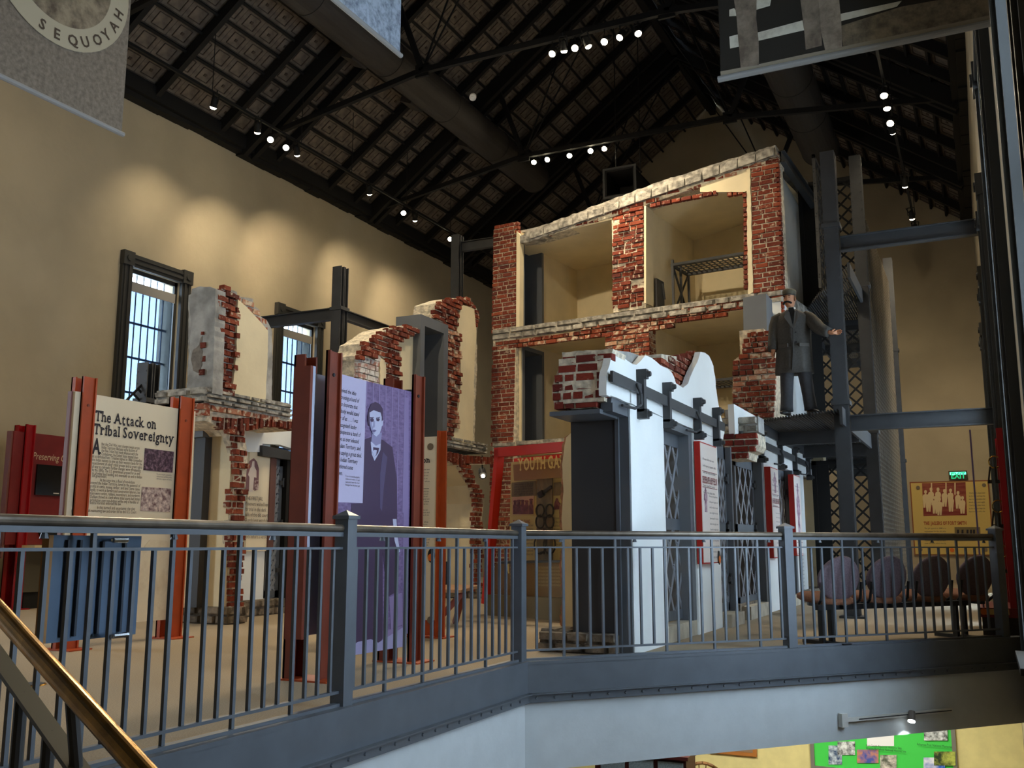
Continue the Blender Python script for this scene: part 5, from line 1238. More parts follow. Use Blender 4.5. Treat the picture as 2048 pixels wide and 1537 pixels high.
obj('dark_strip', MB().prism([kx(1073, 955, bk+.03), kx(1104, 952, bk+.03), kx(1104, 1122, bk+.03), kx(1073, 1122, bk+.03)], kn3*-.02), photomat('barn_wood_print', (92, 78, 56), (140, 122, 92), 8, .5, (1, 1, .3)), t)
obj('text_block', MB().prism([kx(1023, 966, bk+.01), kx(1072, 962, bk+.01), kx(1072, 992, bk+.01), kx(1023, 994, bk+.01)], kn3*-.006), mat('grey_text_block', (124, 108, 82), .6), t)
for i in range(5): textfit(t, ['Some members of the gangs', 'were as young as fourteen', 'boys who rode with outlaws', 'and stole horses and cattle', 'until caught by the posse'][i], kx(1028, 972+i*4.9, bk+.02), kx(1066, 969.5+i*4.9, bk+.02), .038, M_ink, name='text_line')
photo(t, [(1024,995),(1068,992),(1067,1029),(1025,1030)], lambda x, y: kx(x, y, bk+.012), mat('rose_photo', (200, 160, 136), .6), kn3*-.004)
M_fig = photomat('wine_figures', (92, 28, 44), (150, 86, 82), 14, .56)
for i, (x, y0) in enumerate(((1030, 1004), (1037, 1003), (1045, 1003), (1053, 1004), (1062, 1001))):
    photo(t, [(x-4,1029),(x-4,1012),(x-2.4,1009),(x-2.4,y0),(x-4,y0-.5),(x-2,y0-3),(x+2,y0-3),(x+4,y0-.6),(x+2.4,y0),(x+2.4,1009),(x+4,1012),(x+4,1029)], lambda a, b: kx(a, b, bk+.018), M_fig, kn3*-.003, 'figure_print')
textfit(t, 'THE BUCK GANG', kx(1026, 1048, bk+.015), kx(1060, 1047, bk+.015), .05, M_redink, bold=.02)
for i in range(9): textfit(t, ['Five young men robbed and', 'killed across the territory', 'for thirteen days in July', 'before they were captured'][i % 4], kx(1026, 1054+i*7.2, bk+.015), kx(1066, 1053+i*7.2, bk+.015), .034, M_ink2, name='text_line')
photo(t, [(1107,966),(1150,962),(1150,990),(1107,992)], lambda x, y: kx(x, y, bk+.012), mat('grey_text_block', (124, 108, 82), .6), kn3*-.004, 'text_block')
photo(t, [(1107,1020),(1109,1007),(1112,997),(1115,997),(1117,1004),(1121,1008),(1119,1012),(1121,1019)], lambda x, y: kx(x, y, bk+.012), M_fig, kn3*-.004, 'figure_print')
for i in range(8): textfit(t, ['Women too were held', 'in the jail for crimes', 'such as theft and arson'][i % 3], kx(1107, 1040+i*7.5, bk+.015), kx(1140, 1038+i*7.5, bk+.015), .034, M_ink2, name='text_line')
obj('front_board', MB().prism([kx(990, 1128, -.1), kx(1176, 1126, -.1), kx(1182, 1215, -.1), kx(985, 1210, -.1)], kn3*-.06), mat('brown_case_base', (128, 100, 62), .6), t)
slabfit(t, 'M', kx(1010, 1147, -.095), kx(1018, 1146.5, -.095), .14, mat('pale_yellow_letters', (232, 220, 150), .6), bold=.03)
for cx0 in (1020, 1070, 1100):
    for i in range(6): textfit(t, 'irons and shackles held', kx(cx0, 1138+i*7, -.095), kx(cx0+26, 1137.6+i*7, -.095), .035, mat('pale_small_print', (186, 164, 112), .6), name='text_line')
pl0 = Vector((KA.x, KA.y, 0))
obj('plinth', MB().prism([(*(KA+kn*.05), 0), (*(KB+kn*.05), 0), (*(KB-kn*.6), 0), (*(KA-kn*.6), 0)], (0, 0, .28)), mat('olive_plinth', (112, 100, 72), .7), t)
obj('shelf', MB().prism([kx(1000, 1124, -.05), kx(1172, 1120, -.05), kx(1172, 1120, -.4), kx(1005, 1122, -.4)], (0, 0, -.03)), M_iron, t)
# handcuffs and chains hang inside: things
def ring(P, r, U, tr=.012, a0=0., a1=6.283, n=14): return MB().path([P+Vector(U)*math.cos(a)*r+Z3*math.sin(a)*r*1.15 for a in np.linspace(a0, a1, n)], tr, 6)
M_oldiron = mat('old_iron', (58, 50, 42), .5, .5)
for i, (xa, xb, yy, lab) in enumerate(((1080, 1099, 1022, 'upper pair of iron handcuffs in the red framed case'), (1080, 1099, 1044, 'middle pair of iron handcuffs with hanging chain in the red framed case'), (1080, 1099, 1090, 'lowest large pair of leg irons in the red framed case'))):
    P, Q = kx(xa, yy, bk+.06), kx(xb, yy, bk+.06); hc = thing('handcuffs', (P+Q)/2, lab, 'handcuffs', 'iron cuffs in the red case')
    rr = (.075, .08, .11)[i]
    obj('cuff', ring(P, rr, ke3), M_oldiron, hc); obj('cuff', ring(Q, rr, ke3), M_oldiron, hc)
    ch = MB(); m_ = (P+Q)/2
    for j in range(1): ch.tube(m_+Z3*(-.09-j*.045)+ke3*(.012 if j % 2 else -.012), m_+Z3*(-.13-j*.045)+ke3*(.012 if j % 2 else -.012), .011, 6)
    ch.tube(P-Z3*rr, m_-Z3*.09, .009, 6); ch.tube(Q-Z3*rr, m_-Z3*.09, .009, 6); obj('chain', ch, M_oldiron, hc)
P, Q = kx(1078, 992, bk+.06), kx(1103, 974, bk+.06); t2 = thing('old_pistol', (P+Q)/2, 'dark old pistol mounted slanting on the strip above the handcuffs', 'pistol')
obj('barrel', MB().bar(P.lerp(Q, .3), Q, .03, .04), M_oldiron, t2); obj('grip', MB().bar(P, P.lerp(Q, .35), .05, .075), mat('dark_grip', (40, 30, 26), .5), t2)
# ================================================================ red edged panels on the white cell fronts
def redpanel(pts, X, title, label, lines, fig, y_title):
    f = lambda x, y, o=0.: onX(x, y, X+o)
    (xl, yt), (xr_, yb) = pts
    P0, P1 = f(xl, (yt+yb)/2), f(xr_, (yt+yb)/2); zt = f((xl+xr_)/2, yt).z; zb = f((xl+xr_)/2, yb).z
    t = thing('info_panel', (X, (P0.y+P1.y)/2, zb), label, 'panel')
    obj('board', MB().box((OUT+.005, P0.y, zb), (X, P1.y, zt)), mat('red_panel_edge', (176, 40, 30), .45), t, 'red board edge')
    obj('face', MB().box((X, P0.y+.01, zb+.015), (X+.006, P1.y-.01, zt-.015)), mat('pale_panel_face', (222, 210, 200), .5), t)
    for a in (.2, .8): obj('standoff', MB().box((OUT, P0.y+(P1.y-P0.y)*a, zb+.3), (OUT+.03, P0.y+(P1.y-P0.y)*a+.08, zt-.3)), M_iron, t)
    X += .009
    w = P1.y-P0.y; q = lambda u, z: Vector((X, P0.y+w*u, z)); H = zt-zb
    for i, s in enumerate(lines[:6]): textfit(t, s, q(.1, zt-.2-.075*i), q(.1+.8*min(1, len(s)/26), zt-.2-.075*i), .026, M_ink2, name='text_line')
    if title: slabfit(t, title, q(.06, zb+H*y_title), q(.94, zb+H*y_title), .075, M_redink, bold=.02)
    for zz in (zb+H*y_title+.13, zb+H*y_title-.05): obj('rule', MB().box((X-.002, P0.y+w*.06, zz), (X, P0.y+w*.94, zz+.006)), M_redink, t)
    for i in range(12): textfit(t, lines[i % len(lines)], q(.42, zb+H*y_title-.15-.062*i), q(.93, zb+H*y_title-.15-.062*i), .022, M_ink2, name='text_line')
    if fig:
        fb = zb+H*fig[0]; ft = zb+H*fig[1]; u = fig[2]; fw = fig[3]
        hh = ft-fb; P = [(-.5,0),(-.5,.45),(-.9,.5),(-.8,.72),(-.35,.8),(-.3,.86),(-.55,.88),(-.3,.92),(-.25,1),(.25,1),(.3,.92),(.55,.88),(.3,.86),(.35,.8),(.8,.72),(.9,.5),(.5,.45),(.5,0)]
        obj('figure_print', MB().prism([q(u+a*fw, fb+b*hh) for a, b in P], (-.002, 0, 0)), photomat('wine_figure_%d' % int(u*100+X*-100), (100, 40, 70), (196, 170, 178), 12, .5), t)
    return t
Lx = ['Women of the jail were', 'held apart in upper cells', 'with few visits or books', 'and no light after dark.', 'Some stayed for months', 'before the judge came.', 'Guards brought water', 'once each morning.']
t = redpanel(((1403, 890), (1436, 1128)), -2.79, 'DESPERATE LADY FELON', 'red edged text panel hung on the near white wall between the grilles', Lx, (.42, .62, .22, .12), .66)
tagplate(t, Vector((-2.778, onX(1437, 1110, -2.79).y-.03, onX(1437, 1116, -2.79).z)), Y3, X3, .06)
redpanel(((1544, 938), (1559, 1117)), -2.77, 'A FATAL CARD GAME', 'red edged panel with small print on the second white cell front', Lx, (.72, .95, .5, .2), .6)
redpanel(((1590, 953), (1603, 1112)), -2.77, None, 'red edged panel with a standing figure on the third white cell front', Lx[:1], (.15, .9, .5, .28), .06)
redpanel(((1652, 1050), (1658, 1078)), -2.77, None, 'small red edged label at the dark end of the cell corridor', Lx[:1], None, .3)
t = thing('info_panel', (-3.0, 12.5, 1.3), 'yellow board with bright red edge standing just past the second grille', 'panel')
a = onY(1452, 1120, 12.5); b = onY(1460, 928, 12.5); cc = onY(1464, 1120, 12.5)
obj('board', MB().box((a.x, 12.5, a.z), (b.x+.0, 12.56, b.z)), M_kh, t); obj('edge', MB().box((b.x, 12.48, a.z), (cc.x, 12.58, b.z-.03)), M_red, t); obj('leg', MB().box((b.x-.02, 12.5, 0), (cc.x-.02, 12.56, a.z)), M_kh, t)
# ================================================================ far wall: jailers panel, exit sign
Yw = YB-.06
j = lambda x, y, o=0.: onY(x, y, Yw-o)
t = thing('info_panel', (-1.1, Yw, .7), 'large mustard jailers panel on the far wall under the exit sign', 'panel')
p0, p1 = j(1831, 1109), j(1975, 963)
obj('board', MB().box((p0.x, Yw, p0.z), (p1.x, Yw+.05, p1.z)), mat('mustard_board', (214, 184, 104), .6), t)
obj('edge', MB().box((p0.x-.03, Yw+.01, p0.z-.03), (p1.x+.03, Yw+.055, p1.z+.03)), mat('rust_board_edge', (140, 82, 48), .6), t)
jj = lambda x, y: j(x, y, .004)
photo(t, [(1844,967),(1931,965),(1934,1031),(1847,1033)], jj, photomat('jailer_steps', (128, 42, 30), (170, 96, 66), 3, .6, (.4, 1, 5)), (0, .003, 0))
M_jl = mat('pale_figures', (226, 200, 152), .6)
for i, (x, y0) in enumerate(((1851, 984), (1862, 979), (1876, 979), (1889, 982), (1901, 981), (1916, 986), (1857, 992), (1870, 996), (1879, 999), (1902, 992), (1925, 996))):
    photo(t, [(x-4,y0+32),(x-5,y0+20),(x-6,y0+10),(x-4.5,y0+6),(x-1.5,y0+5),(x-1.5,y0+3.5),(x-2.8,y0+2),(x-2.8,y0-1.5),(x-1.2,y0-3.2),(x+1.2,y0-3.2),(x+2.8,y0-1.5),(x+2.8,y0+2),(x+1.5,y0+3.5),(x+1.5,y0+5),(x+4.5,y0+6),(x+6,y0+10),(x+5,y0+20),(x+4,y0+32),(x+1,y0+32),(x+.5,y0+22),(x-.5,y0+32)], lambda a, b: j(a, b, .008+.0006*i), M_jl, (0, .003, 0), 'figure_print')
for x in (1863, 1892, 1910): photo(t, [(x-1.3,966),(x+1.3,966),(x+1.3,990),(x-1.3,990)], lambda a, b: j(a, b, .006), M_jl, (0, .002, 0), 'post_print')
slabfit(t, 'THE JAILERS OF FORT SMITH', jj(1848, 1050.5), jj(1933, 1050), .088, mat('rust_print_ink', (164, 70, 40), .6), bold=.03)
for i in range(7): textfit(t, ['Chief jailers slept here', 'by the door and kept the', 'keys to every cell in the', 'block day and night'][i % 4], jj(1938, 988+i*6.2), jj(1970, 987.6+i*6.2), .04, M_ink2, name='text_line')
for i in range(6): textfit(t, ['The jail opened in 1888 as a', 'replacement for the old cellar', 'under the court where men lay'][i % 3], jj(1849, 1059+i*6.0), jj(1892, 1058.6+i*6.0), .04, M_ink2, name='text_line')
photo(t, [(1909,1055),(1960,1055),(1962,1082),(1910,1083)], jj, mat('olive_photo', (120, 104, 66), .6), (0, .003, 0))
for x in (1914, 1923, 1933, 1940, 1946): photo(t, [(x,1060),(x+4,1060),(x+4,1078),(x,1078)], lambda a, b: j(a, b, .008), M_ink, (0, .002, 0), 'key_print')
for x, yy in ((1836, 976), (1968, 971), (1841, 1100), (1971, 1100)): obj('emblem', MB().disc(jj(x, yy), -Y3, .05, .006, 16), mat('bronze_emblem', (120, 104, 84), .5), t)
obj('tag_disc', MB().disc(jj(1904, 1101), -Y3, .055, .008, 16), mat('orange_tag', (226, 116, 40), .5), t)
t = thing('exit_sign', j(1916, 950), 'green lit EXIT sign above the mustard jailers panel', 'sign')
p0, p1 = j(1898, 959, .0), j(1934, 942, .0)
obj('housing', MB().box((p0.x, Yw-.03, p0.z), (p1.x, YB, p1.z)), mat('dark_olive_sign', (66, 60, 34), .5), t)
textfit(t, 'EXIT', j(1902, 957.5, .035), j(1931, 957.5, .035), .16, mat('exit_green', (20, 150, 80), .5, emit=(.02, .55, .22), estr=.5), bold=.03)
obj('lamp_strip', MB().box((p0.x+.03, Yw-.034, p1.z-.10), (p1.x-.03, Yw-.03, p1.z-.03)), mat('exit_glow', (60, 255, 150), .5, emit=(.1, 1, .5), estr=2.2), t)
# shadowed ledge below, right wall case
t = thing('key_case', (.1, 12.6, 0), 'tall glass case with dark red posts and hanging keys by the right wall', 'display case')
Xc = -.02
k2 = lambda x, y: onY(x, y, 12.0)
zb, zt = k2(1985, 1216).z, k2(1985, 858).z
x0 = k2(1950, 1000).x; x1 = .26
obj('back_board', MB().box((x1-.03, 12.0, zb), (x1, 13.2, zt)), mat('case_back', (96, 84, 66), .6), t)
obj('post', MB().box((k2(2003, 1000).x, 11.95, zb), (k2(2016, 1000).x, 12.02, zt)), M_deepred, t); obj('post', MB().box((k2(2003, 1000).x, 13.15, zb), (k2(2016, 1000).x, 13.22, zt)), M_deepred, t)
obj('glass', MB().box((x0, 12.0, zb), (x1, 12.008, zt)).box((x0, 12.0, zb), (x0+.008, 13.2, zt)), M_case, t)
obj('corner_trim', MB().box((x0-.006, 11.994, zb), (x0+.012, 12.012, zt)), mat('mauve_glass_edge', (118, 104, 146), .4), t)
obj('plinth', MB().box((x0-.02, 11.95, 0), (x1, 13.25, zb-.1)), mat('dark_case_base', (52, 46, 42), .6), t)
obj('ledge', MB().box((x0-.03, 11.92, zb-.1), (x1, 13.28, zb)), M_maroon, t); obj('ledge_label', MB().box((x0+.02, 11.915, zb-.07), (x1-.08, 11.92, zb-.01)), mat('ledge_brass', (206, 168, 96), .5), t)
obj('tag_disc', MB().disc((x0+.0, 11.915, zb-.04), -Y3, .035, .006, 14), mat('orange_tag', (226, 116, 40), .5), t)
for i, (zz, lab) in enumerate(((zt-.35, 'topmost bunch of old keys hanging in the tall case by the right wall'), (zt-.85, 'second bunch of old keys hanging in the tall case by the right wall'), (zt-1.35, 'lowest bunch of old keys hanging in the tall case by the right wall'))):
    kk = thing('key_ring', (.16, 12.3, zz), lab, 'keys', 'old keys in the tall case'); P = Vector((.16, 12.3, zz))
    obj('ring', ring(P, .06, X3, .008), M_brass, kk)
    for s in (-.05, 0, .05): obj('key', MB().tube(P+X3*s-Z3*.05, P+X3*s*1.6-Z3*.24, .011, 6).box(P+X3*s*1.6-Z3*.24, P+X3*(s*1.6+.04)+Y3*.01-Z3*.20), M_oldiron, kk)
# ================================================================ beam seating
P0 = onZ(1655, 1291, 0); P1 = onZ(1922, 1277, 0); BE = (P1-P0).normalized(); BN = Vector((-BE.y, BE.x, 0))     # BN towards the cells
t = thing('beam_seating', (P0+P1)/2, 'row of four brown upholstered seats on one black beam behind the railing', 'seating')
M_ups = mat('mauve_brown_fabric', (104, 88, 94), .9, noise=.1, scale=60); M_seatf = mat('brown_seat_fabric', (128, 84, 60), .9, noise=.1, scale=60); M_blk = mat('black_metal_satin', (20, 20, 22), .4)
bm0 = P0-BE*.12+Z3*.36; bm1 = P1+BE*.1+Z3*.36
obj('beam', MB().bar(bm0, bm1, .07, .05), M_blk, t)
for P in (P0, P1):
    for o in (-.06, .06): obj('leg', MB().bar(P+BE*o, P+BE*o+Z3*.36, .035, .06, BN), M_blk, t)
    obj('foot', MB().bar(P-BN*.28+Z3*.02, P+BN*.3+Z3*.02, .10, .035), M_blk, t)
L = (P1-P0).length
bcx = [onV(x, 1165, P0.xy, P1.xy) for x in (1677, 1773, 1862, 1950)]
for bc in bcx:
    C0 = Vector((bc.x, bc.y, 0)); s_c = C0
    # seat pad: rounded slab, front towards BN
    R = []
    for z, k in ((.40, .90), (.415, 1.0), (.45, 1.0), (.465, .9)):
        R.append([C0+BN*(.20+.25*k*math.copysign(abs(math.sin(a))**.7, math.sin(a)))+BE*(.24*k*math.copysign(abs(math.cos(a))**.6, math.cos(a)))+Z3*(z+.03*math.sin(a)) for a in np.linspace(0, 2*math.pi, 25)[:-1]])
    obj('seat', MB().rings(R), M_seatf, t, 'brown seat pad', smooth=True)
    obj('seat_pan', MB().rings([[C0+BN*(.19+.2*math.sin(a))+BE*.17*math.cos(a)+Z3*z for a in np.linspace(0, 2*math.pi, 17)[:-1]] for z in (.36, .405)]), M_blk, t)
    up = (Z3-BN*.22).normalized(); nb = up.cross(BE).normalized(); cen = C0-BN*.03+Z3*.635
    R = []
    for o, k in ((-.03, .86), (-.022, .97), (0, 1.0), (.02, .96), (.03, .8)):
        R.append([cen+nb*(o+.03*math.cos(a)**2)+BE*.262*k*math.cos(a)*(1-.12*max(0, math.sin(a)))+up*.228*k*math.sin(a) for a in np.linspace(0, 2*math.pi, 33)[:-1]])
    mb = MB().rings(R)
    obj('backrest', mb, M_ups, t, 'oval mauve brown backrest', smooth=True)
    for s in (-1, 1): obj('back_arm', MB().path([C0+BE*s*.235+BN*.05+Z3*.37, C0+BE*s*.25-BN*.02+Z3*.43, C0+BE*s*.245-BN*.05+Z3*.60], .014, 8), M_blk, t)
    obj('bracket', MB().bar(C0-BN*.08+Z3*.36, C0+BN*.3+Z3*.375, .06, .03), M_blk, t)
# ================================================================ banners
M_cloth1 = photomat('grey_brown_banner', (104, 92, 78), (134, 122, 106), 26, .5)
def bannerY(X, y0, y1, z0, z1, m, name, label):
    t = thing(name, (X, (y0+y1)/2, z0), label, 'banner')
    obj('cloth', MB().box((X-.006, y0, z0), (X, y1, z1)), m, t)
    obj('bottom_rod', MB().tube((X, y0-.02, z0), (X, y1+.02, z0), .022, 10), mat('pale_rod', (150, 148, 144), .5), t)
    for y in (y0+.1, y1-.1): obj('cord', MB().tube((X, y, z1), (X, y, 12), .005, 5), M_ink2, t)
    return t
Xb = -6.5; bb = lambda x, y, o=0.: onX(x, y, Xb+o)
e1 = bb(243, 268); e0 = bb(0, 155)
t = bannerY(Xb, e0.y-.9, e1.y, e1.z, e1.z+3.2, M_cloth1, 'seal_banner', 'grey banner with a round state seal hung at the upper left')
# round seal: ring and lettering on an arc
cy = bb(70, -160).y; c0 = bb(60, -90, .004); 
Pe = bb(140, 92, .004); Pr = bb(264, -20, .004)
R2 = None
R2 = .69; cen = Vector((Xb+.004, bb(110, 95).y, bb(110, 95).z+.72))
seg = 48
def ringpoly(r0, r1, m, o, name):
    mb = MB(); P = []
    for r in (r0, r1):
        P += [cen+Vector((o, r*math.sin(a), -r*math.cos(a))) for a in np.linspace(0, 2*math.pi, seg, endpoint=False)]
    mb.add(P, [(i, (i+1) % seg, seg+(i+1) % seg, seg+i) for i in range(seg)]); return obj(name, mb, m, t)
ringpoly(.50, R2, mat('cream_seal_ring', (176, 164, 138), .7), .003, 'seal_ring')
obj('seal_photo', MB().prism([cen+Vector((.002, .50*math.sin(a), -.50*math.cos(a))) for a in np.linspace(0, 2*math.pi, seg, endpoint=False)], (-.002, 0, 0)), photomat('seal_engraving', (84, 70, 54), (150, 134, 108), 7, .5), t)
for i, ch in enumerate('STATE OF SEQUOYAH'):
    if ch == ' ': continue
    a = math.radians(-11+(i-9)*12.8); P = cen+Vector((.006, .66*math.sin(a+math.radians(0)), -.66*math.cos(a)))
    r_ = .645; U = Vector((0, math.cos(a), math.sin(a))); V = Vector((0, -math.sin(a), math.cos(a)))
    P = cen+Vector((.006, r_*math.sin(a), -r_*math.cos(a)))-U*.05
    text(t, ch, P, U, V, .125, mat('seal_ink', (74, 60, 46), .6), bold=.025)
Xb = -4.5; bb = lambda x, y, o=0.: onX(x, y, Xb+o)
e1 = bb(800, 110); e0 = bb(672, 0)
t = bannerY(Xb, e0.y-.5, e1.y, e1.z, e1.z+3, photomat('pale_blue_banner', (96, 106, 122), (176, 188, 202), 15, .45), 'photo_banner', 'pale blue grey banner corner hanging at the top middle')
Yb = 6.2; b3 = lambda x, y, o=0.: onY(x, y, Yb-o)
p0, p1 = b3(1442, 158), b3(1988, 45)
t = thing('photo_banner', ((p0.x+p1.x)/2, Yb, p0.z), 'large banner photo of trouser legs on white striped steps at upper right', 'banner')
zt = p0.z+3
obj('cloth', MB().box((p0.x, Yb, p0.z), (p1.x, Yb+.006, zt)), mat('dark_banner_photo', (44, 38, 30), .7), t)
obj('bottom_rod', MB().tube((p0.x-.02, Yb, p0.z), (p1.x+.02, Yb, p0.z), .022, 10), mat('pale_rod', (150, 148, 144), .5), t)
M_bl = photomat('pale_step_print', (170, 158, 138), (214, 206, 186), 8, .4); M_tr = photomat('trouser_print', (100, 86, 72), (146, 130, 112), 9, .5); M_tr2 = photomat('pale_trouser_print', (124, 110, 94), (170, 152, 132), 9, .5); M_dirt = photomat('ground_print', (92, 80, 64), (142, 126, 102), 14, .5)
c3 = lambda x, y: (1400+x*.3253, y*.3253)
def bpoly(L, m, o, name): return obj(name, MB().prism([b3(*c3(x, y), o) for x, y in L], (0, .003, 0)), m, t)
bpoly([(116,-200),(1800,-200),(1808,60),(870,210),(860,280),(125,430)], mat('dark_step_print', (40, 35, 28), .7), .002, 'steps_print')
for L in ([(180,60),(210,50),(240,96),(180,100)], [(345,0),(440,-20),(430,35),(345,60)], [(355,200),(630,125),(640,185),(360,250)], [(865,85),(1240,5),(1210,40),(1100,70),(865,130)], [(180,225),(240,210),(245,285),(185,298)], [(640,60),(740,40),(740,70),(640,90)]): bpoly(L, M_bl, .004, 'step_edge')
bpoly([(200,-60),(350,-60),(345,110),(360,250),(362,400),(250,415),(235,240),(225,110)], M_tr, .006, 'trouser_leg')
bpoly([(610,-60),(730,-60),(740,120),(750,280),(650,305),(640,180)], M_tr, .006, 'trouser_leg')
bpoly([(725,-60),(850,-60),(868,130),(875,290),(770,312),(745,200)], M_tr2, .007, 'trouser_leg')
bpoly([(862,160),(1240,40),(1800,-60),(1808,90),(880,285)], M_dirt, .003, 'ground_print')
bpoly([(125,440),(360,395),(660,330),(870,288),(1808,88),(1808,145),(130,485)], mat('pale_banner_hem', (150, 138, 118), .7), .005, 'hem')
for x in (p0.x+.1, p1.x-.15): obj('cord', MB().tube((x, Yb, zt), (x, Yb, 10.5), .005, 5), M_ink2, t)
# ================================================================ mannequin of a guard on the walkway
MX, MY, MZ = -2.27, 14.0, 2.78
MR = Matrix.Translation((MX, MY, MZ)) @ Matrix.Rotation(math.radians(9.3), 4, 'Z')
man = thing('person', (MX, MY, MZ), 'mannequin in grey overcoat and flat cap with a big dark moustache on the walkway', 'person')
mq = lambda x, y, z: MR @ Vector((x, y, z))        # local: x to picture right, y away from viewer
M_skin = mat('waxy_skin', (186, 128, 92), .55); M_coat = mat('grey_wool_coat', (74, 71, 66), .95, noise=.08, scale=40, bump=.2, bscale=120); M_trs = mat('dark_grey_trousers', (62, 62, 64), .9, noise=.08, scale=30)
def skin_body():
    bm = bmesh.new(); V = {}; lay = bm.verts.layers.skin.verify()
    def v(k, p, r, r2=None): V[k] = bm.verts.new(mq(*p)); V[k][lay].radius = (r, r2 or r)
    J = [('pel', (0, .02, .93), .15, .11), ('ab', (0, .02, 1.08), .14, .105), ('ch', (0, .02, 1.28), .16, .11), ('sh', (0, .02, 1.43), .12, .085), ('nk', (-.012, .0, 1.53), .055, .055), ('nk2', (-.02, -.015, 1.59), .055, .058),
         ('sL', (-.20, .02, 1.43), .06, .06), ('eL', (-.27, .03, 1.14), .047, .047), ('wL', (-.29, -.03, .93), .033, .03),
         ('sR', (.20, .02, 1.41), .05, .05), ('eR', (.36, -.13, 1.20), .038, .038), ('wR', (.50, -.285, 1.095), .03, .028),
         ('hL', (-.10, .02, .88), .09, .09), ('kL', (-.125, -.01, .48), .062, .062), ('aL', (-.14, .03, .10), .045, .045),
         ('hR', (.10, .02, .88), .09, .09), ('kR', (.14, -.01, .49), .062, .062), ('aR', (.19, .03, .10), .045, .045)]
    for k, p, a, b in J: v(k, p, a, b)
    for a, b in (('pel','ab'),('ab','ch'),('ch','sh'),('sh','nk'),('nk','nk2'),('sh','sL'),('sL','eL'),('eL','wL'),('sh','sR'),('sR','eR'),('eR','wR'),('pel','hL'),('hL','kL'),('kL','aL'),('pel','hR'),('hR','kR'),('kR','aR')): bm.edges.new((V[a], V[b]))
    # hands: palm plus five fingers each
    def hand(w, d, side, curl, sc=1.0):
        d = Vector(d).normalized(); s = Vector(side).normalized(); n = d.cross(s).normalized(); P = V[w].co.copy()
        pm = bm.verts.new(P+d*.055*sc); pm[lay].radius = (.034, .02); bm.edges.new((V[w], pm))
        for i, (o, l) in enumerate(((-.028, .066), (-.010, .078), (.010, .072), (.027, .055))):
            a = bm.verts.new(P+d*.085*sc+s*o); a[lay].radius = (.0105, .0105); bm.edges.new((pm, a))
            b = bm.verts.new(a.co+d*l*.5*sc+n*curl*.4*l); b[lay].radius = (.0092, .0092); bm.edges.new((a, b))
            c = bm.verts.new(b.co+d*l*.35*sc+n*curl*l*.8); c[lay].radius = (.0082, .0082); bm.edges.new((b, c))
        a = bm.verts.new(P+d*.03*sc-s*.035); a[lay].radius = (.013, .013); bm.edges.new((V[w], a))
        b = bm.verts.new(a.co+d*.04*sc-s*.018+n*curl*.02); b[lay].radius = (.0098, .0098); bm.edges.new((a, b))
    R3 = MR.to_3x3()
    hand('wL', R3 @ Vector((.0, -.12, -1)), R3 @ Vector((0, 1, -.1)), -.5)
    hand('wR', R3 @ Vector((.9, .22, .10)), R3 @ Vector((.1, .0, -1)), -.5, .95)
    V['pel'][lay].use_root = True
    me = bpy.data.meshes.new('body'); bm.to_mesh(me); bm.free()
    o = bpy.data.objects.new('tmp_body', me); COL.objects.link(o)
    o.modifiers.new('s', 'SKIN'); sd = o.modifiers.new('d', 'SUBSURF'); sd.levels = sd.render_levels = 2
    dg = bpy.context.evaluated_depsgraph_get(); me2 = bpy.data.meshes.new_from_object(o.evaluated_get(dg)); bpy.data.objects.remove(o)
    return me2
bme = skin_body()
# head joined to the same surface object: rings from chin to crown, turned to picture left
HR = MR @ Matrix.Translation((-.03, -.03, 1.56)) @ Matrix.Rotation(math.radians(-22), 4, 'Z')
def headmesh():
    mb = MB(); R = []; n = 28
    prof = [(.0, .040, .045, .012), (.02, .052, .066, .004), (.05, .064, .088, 0), (.09, .072, .100, 0), (.13, .077, .106, 0), (.17, .078, .108, 0), (.21, .074, .103, .004), (.24, .058, .082, .006), (.26, .03, .045, .008)]
    for z, a, b, oy in prof:
        ring_ = []
        for i in range(n):
            th = 2*math.pi*i/n; x = a*math.sin(th); y = -b*math.cos(th)+oy
            f = max(0, math.cos(th))
            if f > .97 and .07 < z < .14: y -= .020*(1-abs(z-.09)/.07)      # nose
            if .85 < f < .97 and .10 < z < .15: y += .008                     # eye sockets
            ring_.append(HR @ Vector((x, y, z)))
        R.append(ring_)
    mb.rings(R)
    for s in (-1, 1):    # ears
        E = []
        for k, r_ in ((0, .016), (.012, .022), (.02, .012)):
            E.append([HR @ Vector((s*(.070+k), .012+r_*math.cos(a)*.8, .115+r_*1.5*math.sin(a))) for a in np.linspace(0, 2*math.pi, 11)[:-1]])
        mb.rings(E)
    # nose wedge
    mb.rings([[HR @ Vector(p) for p in ((-.008,-.098,.135),(.008,-.098,.135),(.005,-.09,.13),(-.005,-.09,.13))], [HR @ Vector(p) for p in ((-.017,-.122,.082),(.017,-.122,.082),(.012,-.09,.078),(-.012,-.09,.078))]])
    return mb
hm = headmesh()
mb = MB(); mb.add([v.co for v in bme.vertices], [tuple(p.vertices) for p in bme.polygons]); mb.add(hm.v, hm.f)
obj('body', mb, M_skin, man, smooth=True)
def hh(x, y, z): return HR @ Vector((x, y, z))
for s in (-1, 1):
    obj('eye', MB().rings([[hh(s*.03+.012*k*math.cos(a), -.096-.004*(1-k), .128+.007*k*math.sin(a)) for a in np.linspace(0, 2*math.pi, 9)[:-1]] for k in (1, .5)]), mat('eye_dark', (30, 24, 20), .2), man)
    obj('eyebrow', MB().bar(hh(s*.013, -.106, .148), hh(s*.05, -.092, .15), .008, .009), mat('dark_hair', (30, 22, 18), .8), man)
mus = MB()
for s in (-1, 1): mus.path([hh(0, -.118, .066), hh(s*.025, -.116, .064), hh(s*.048, -.098, .052), hh(s*.06, -.084, .040)], .0145, 8)
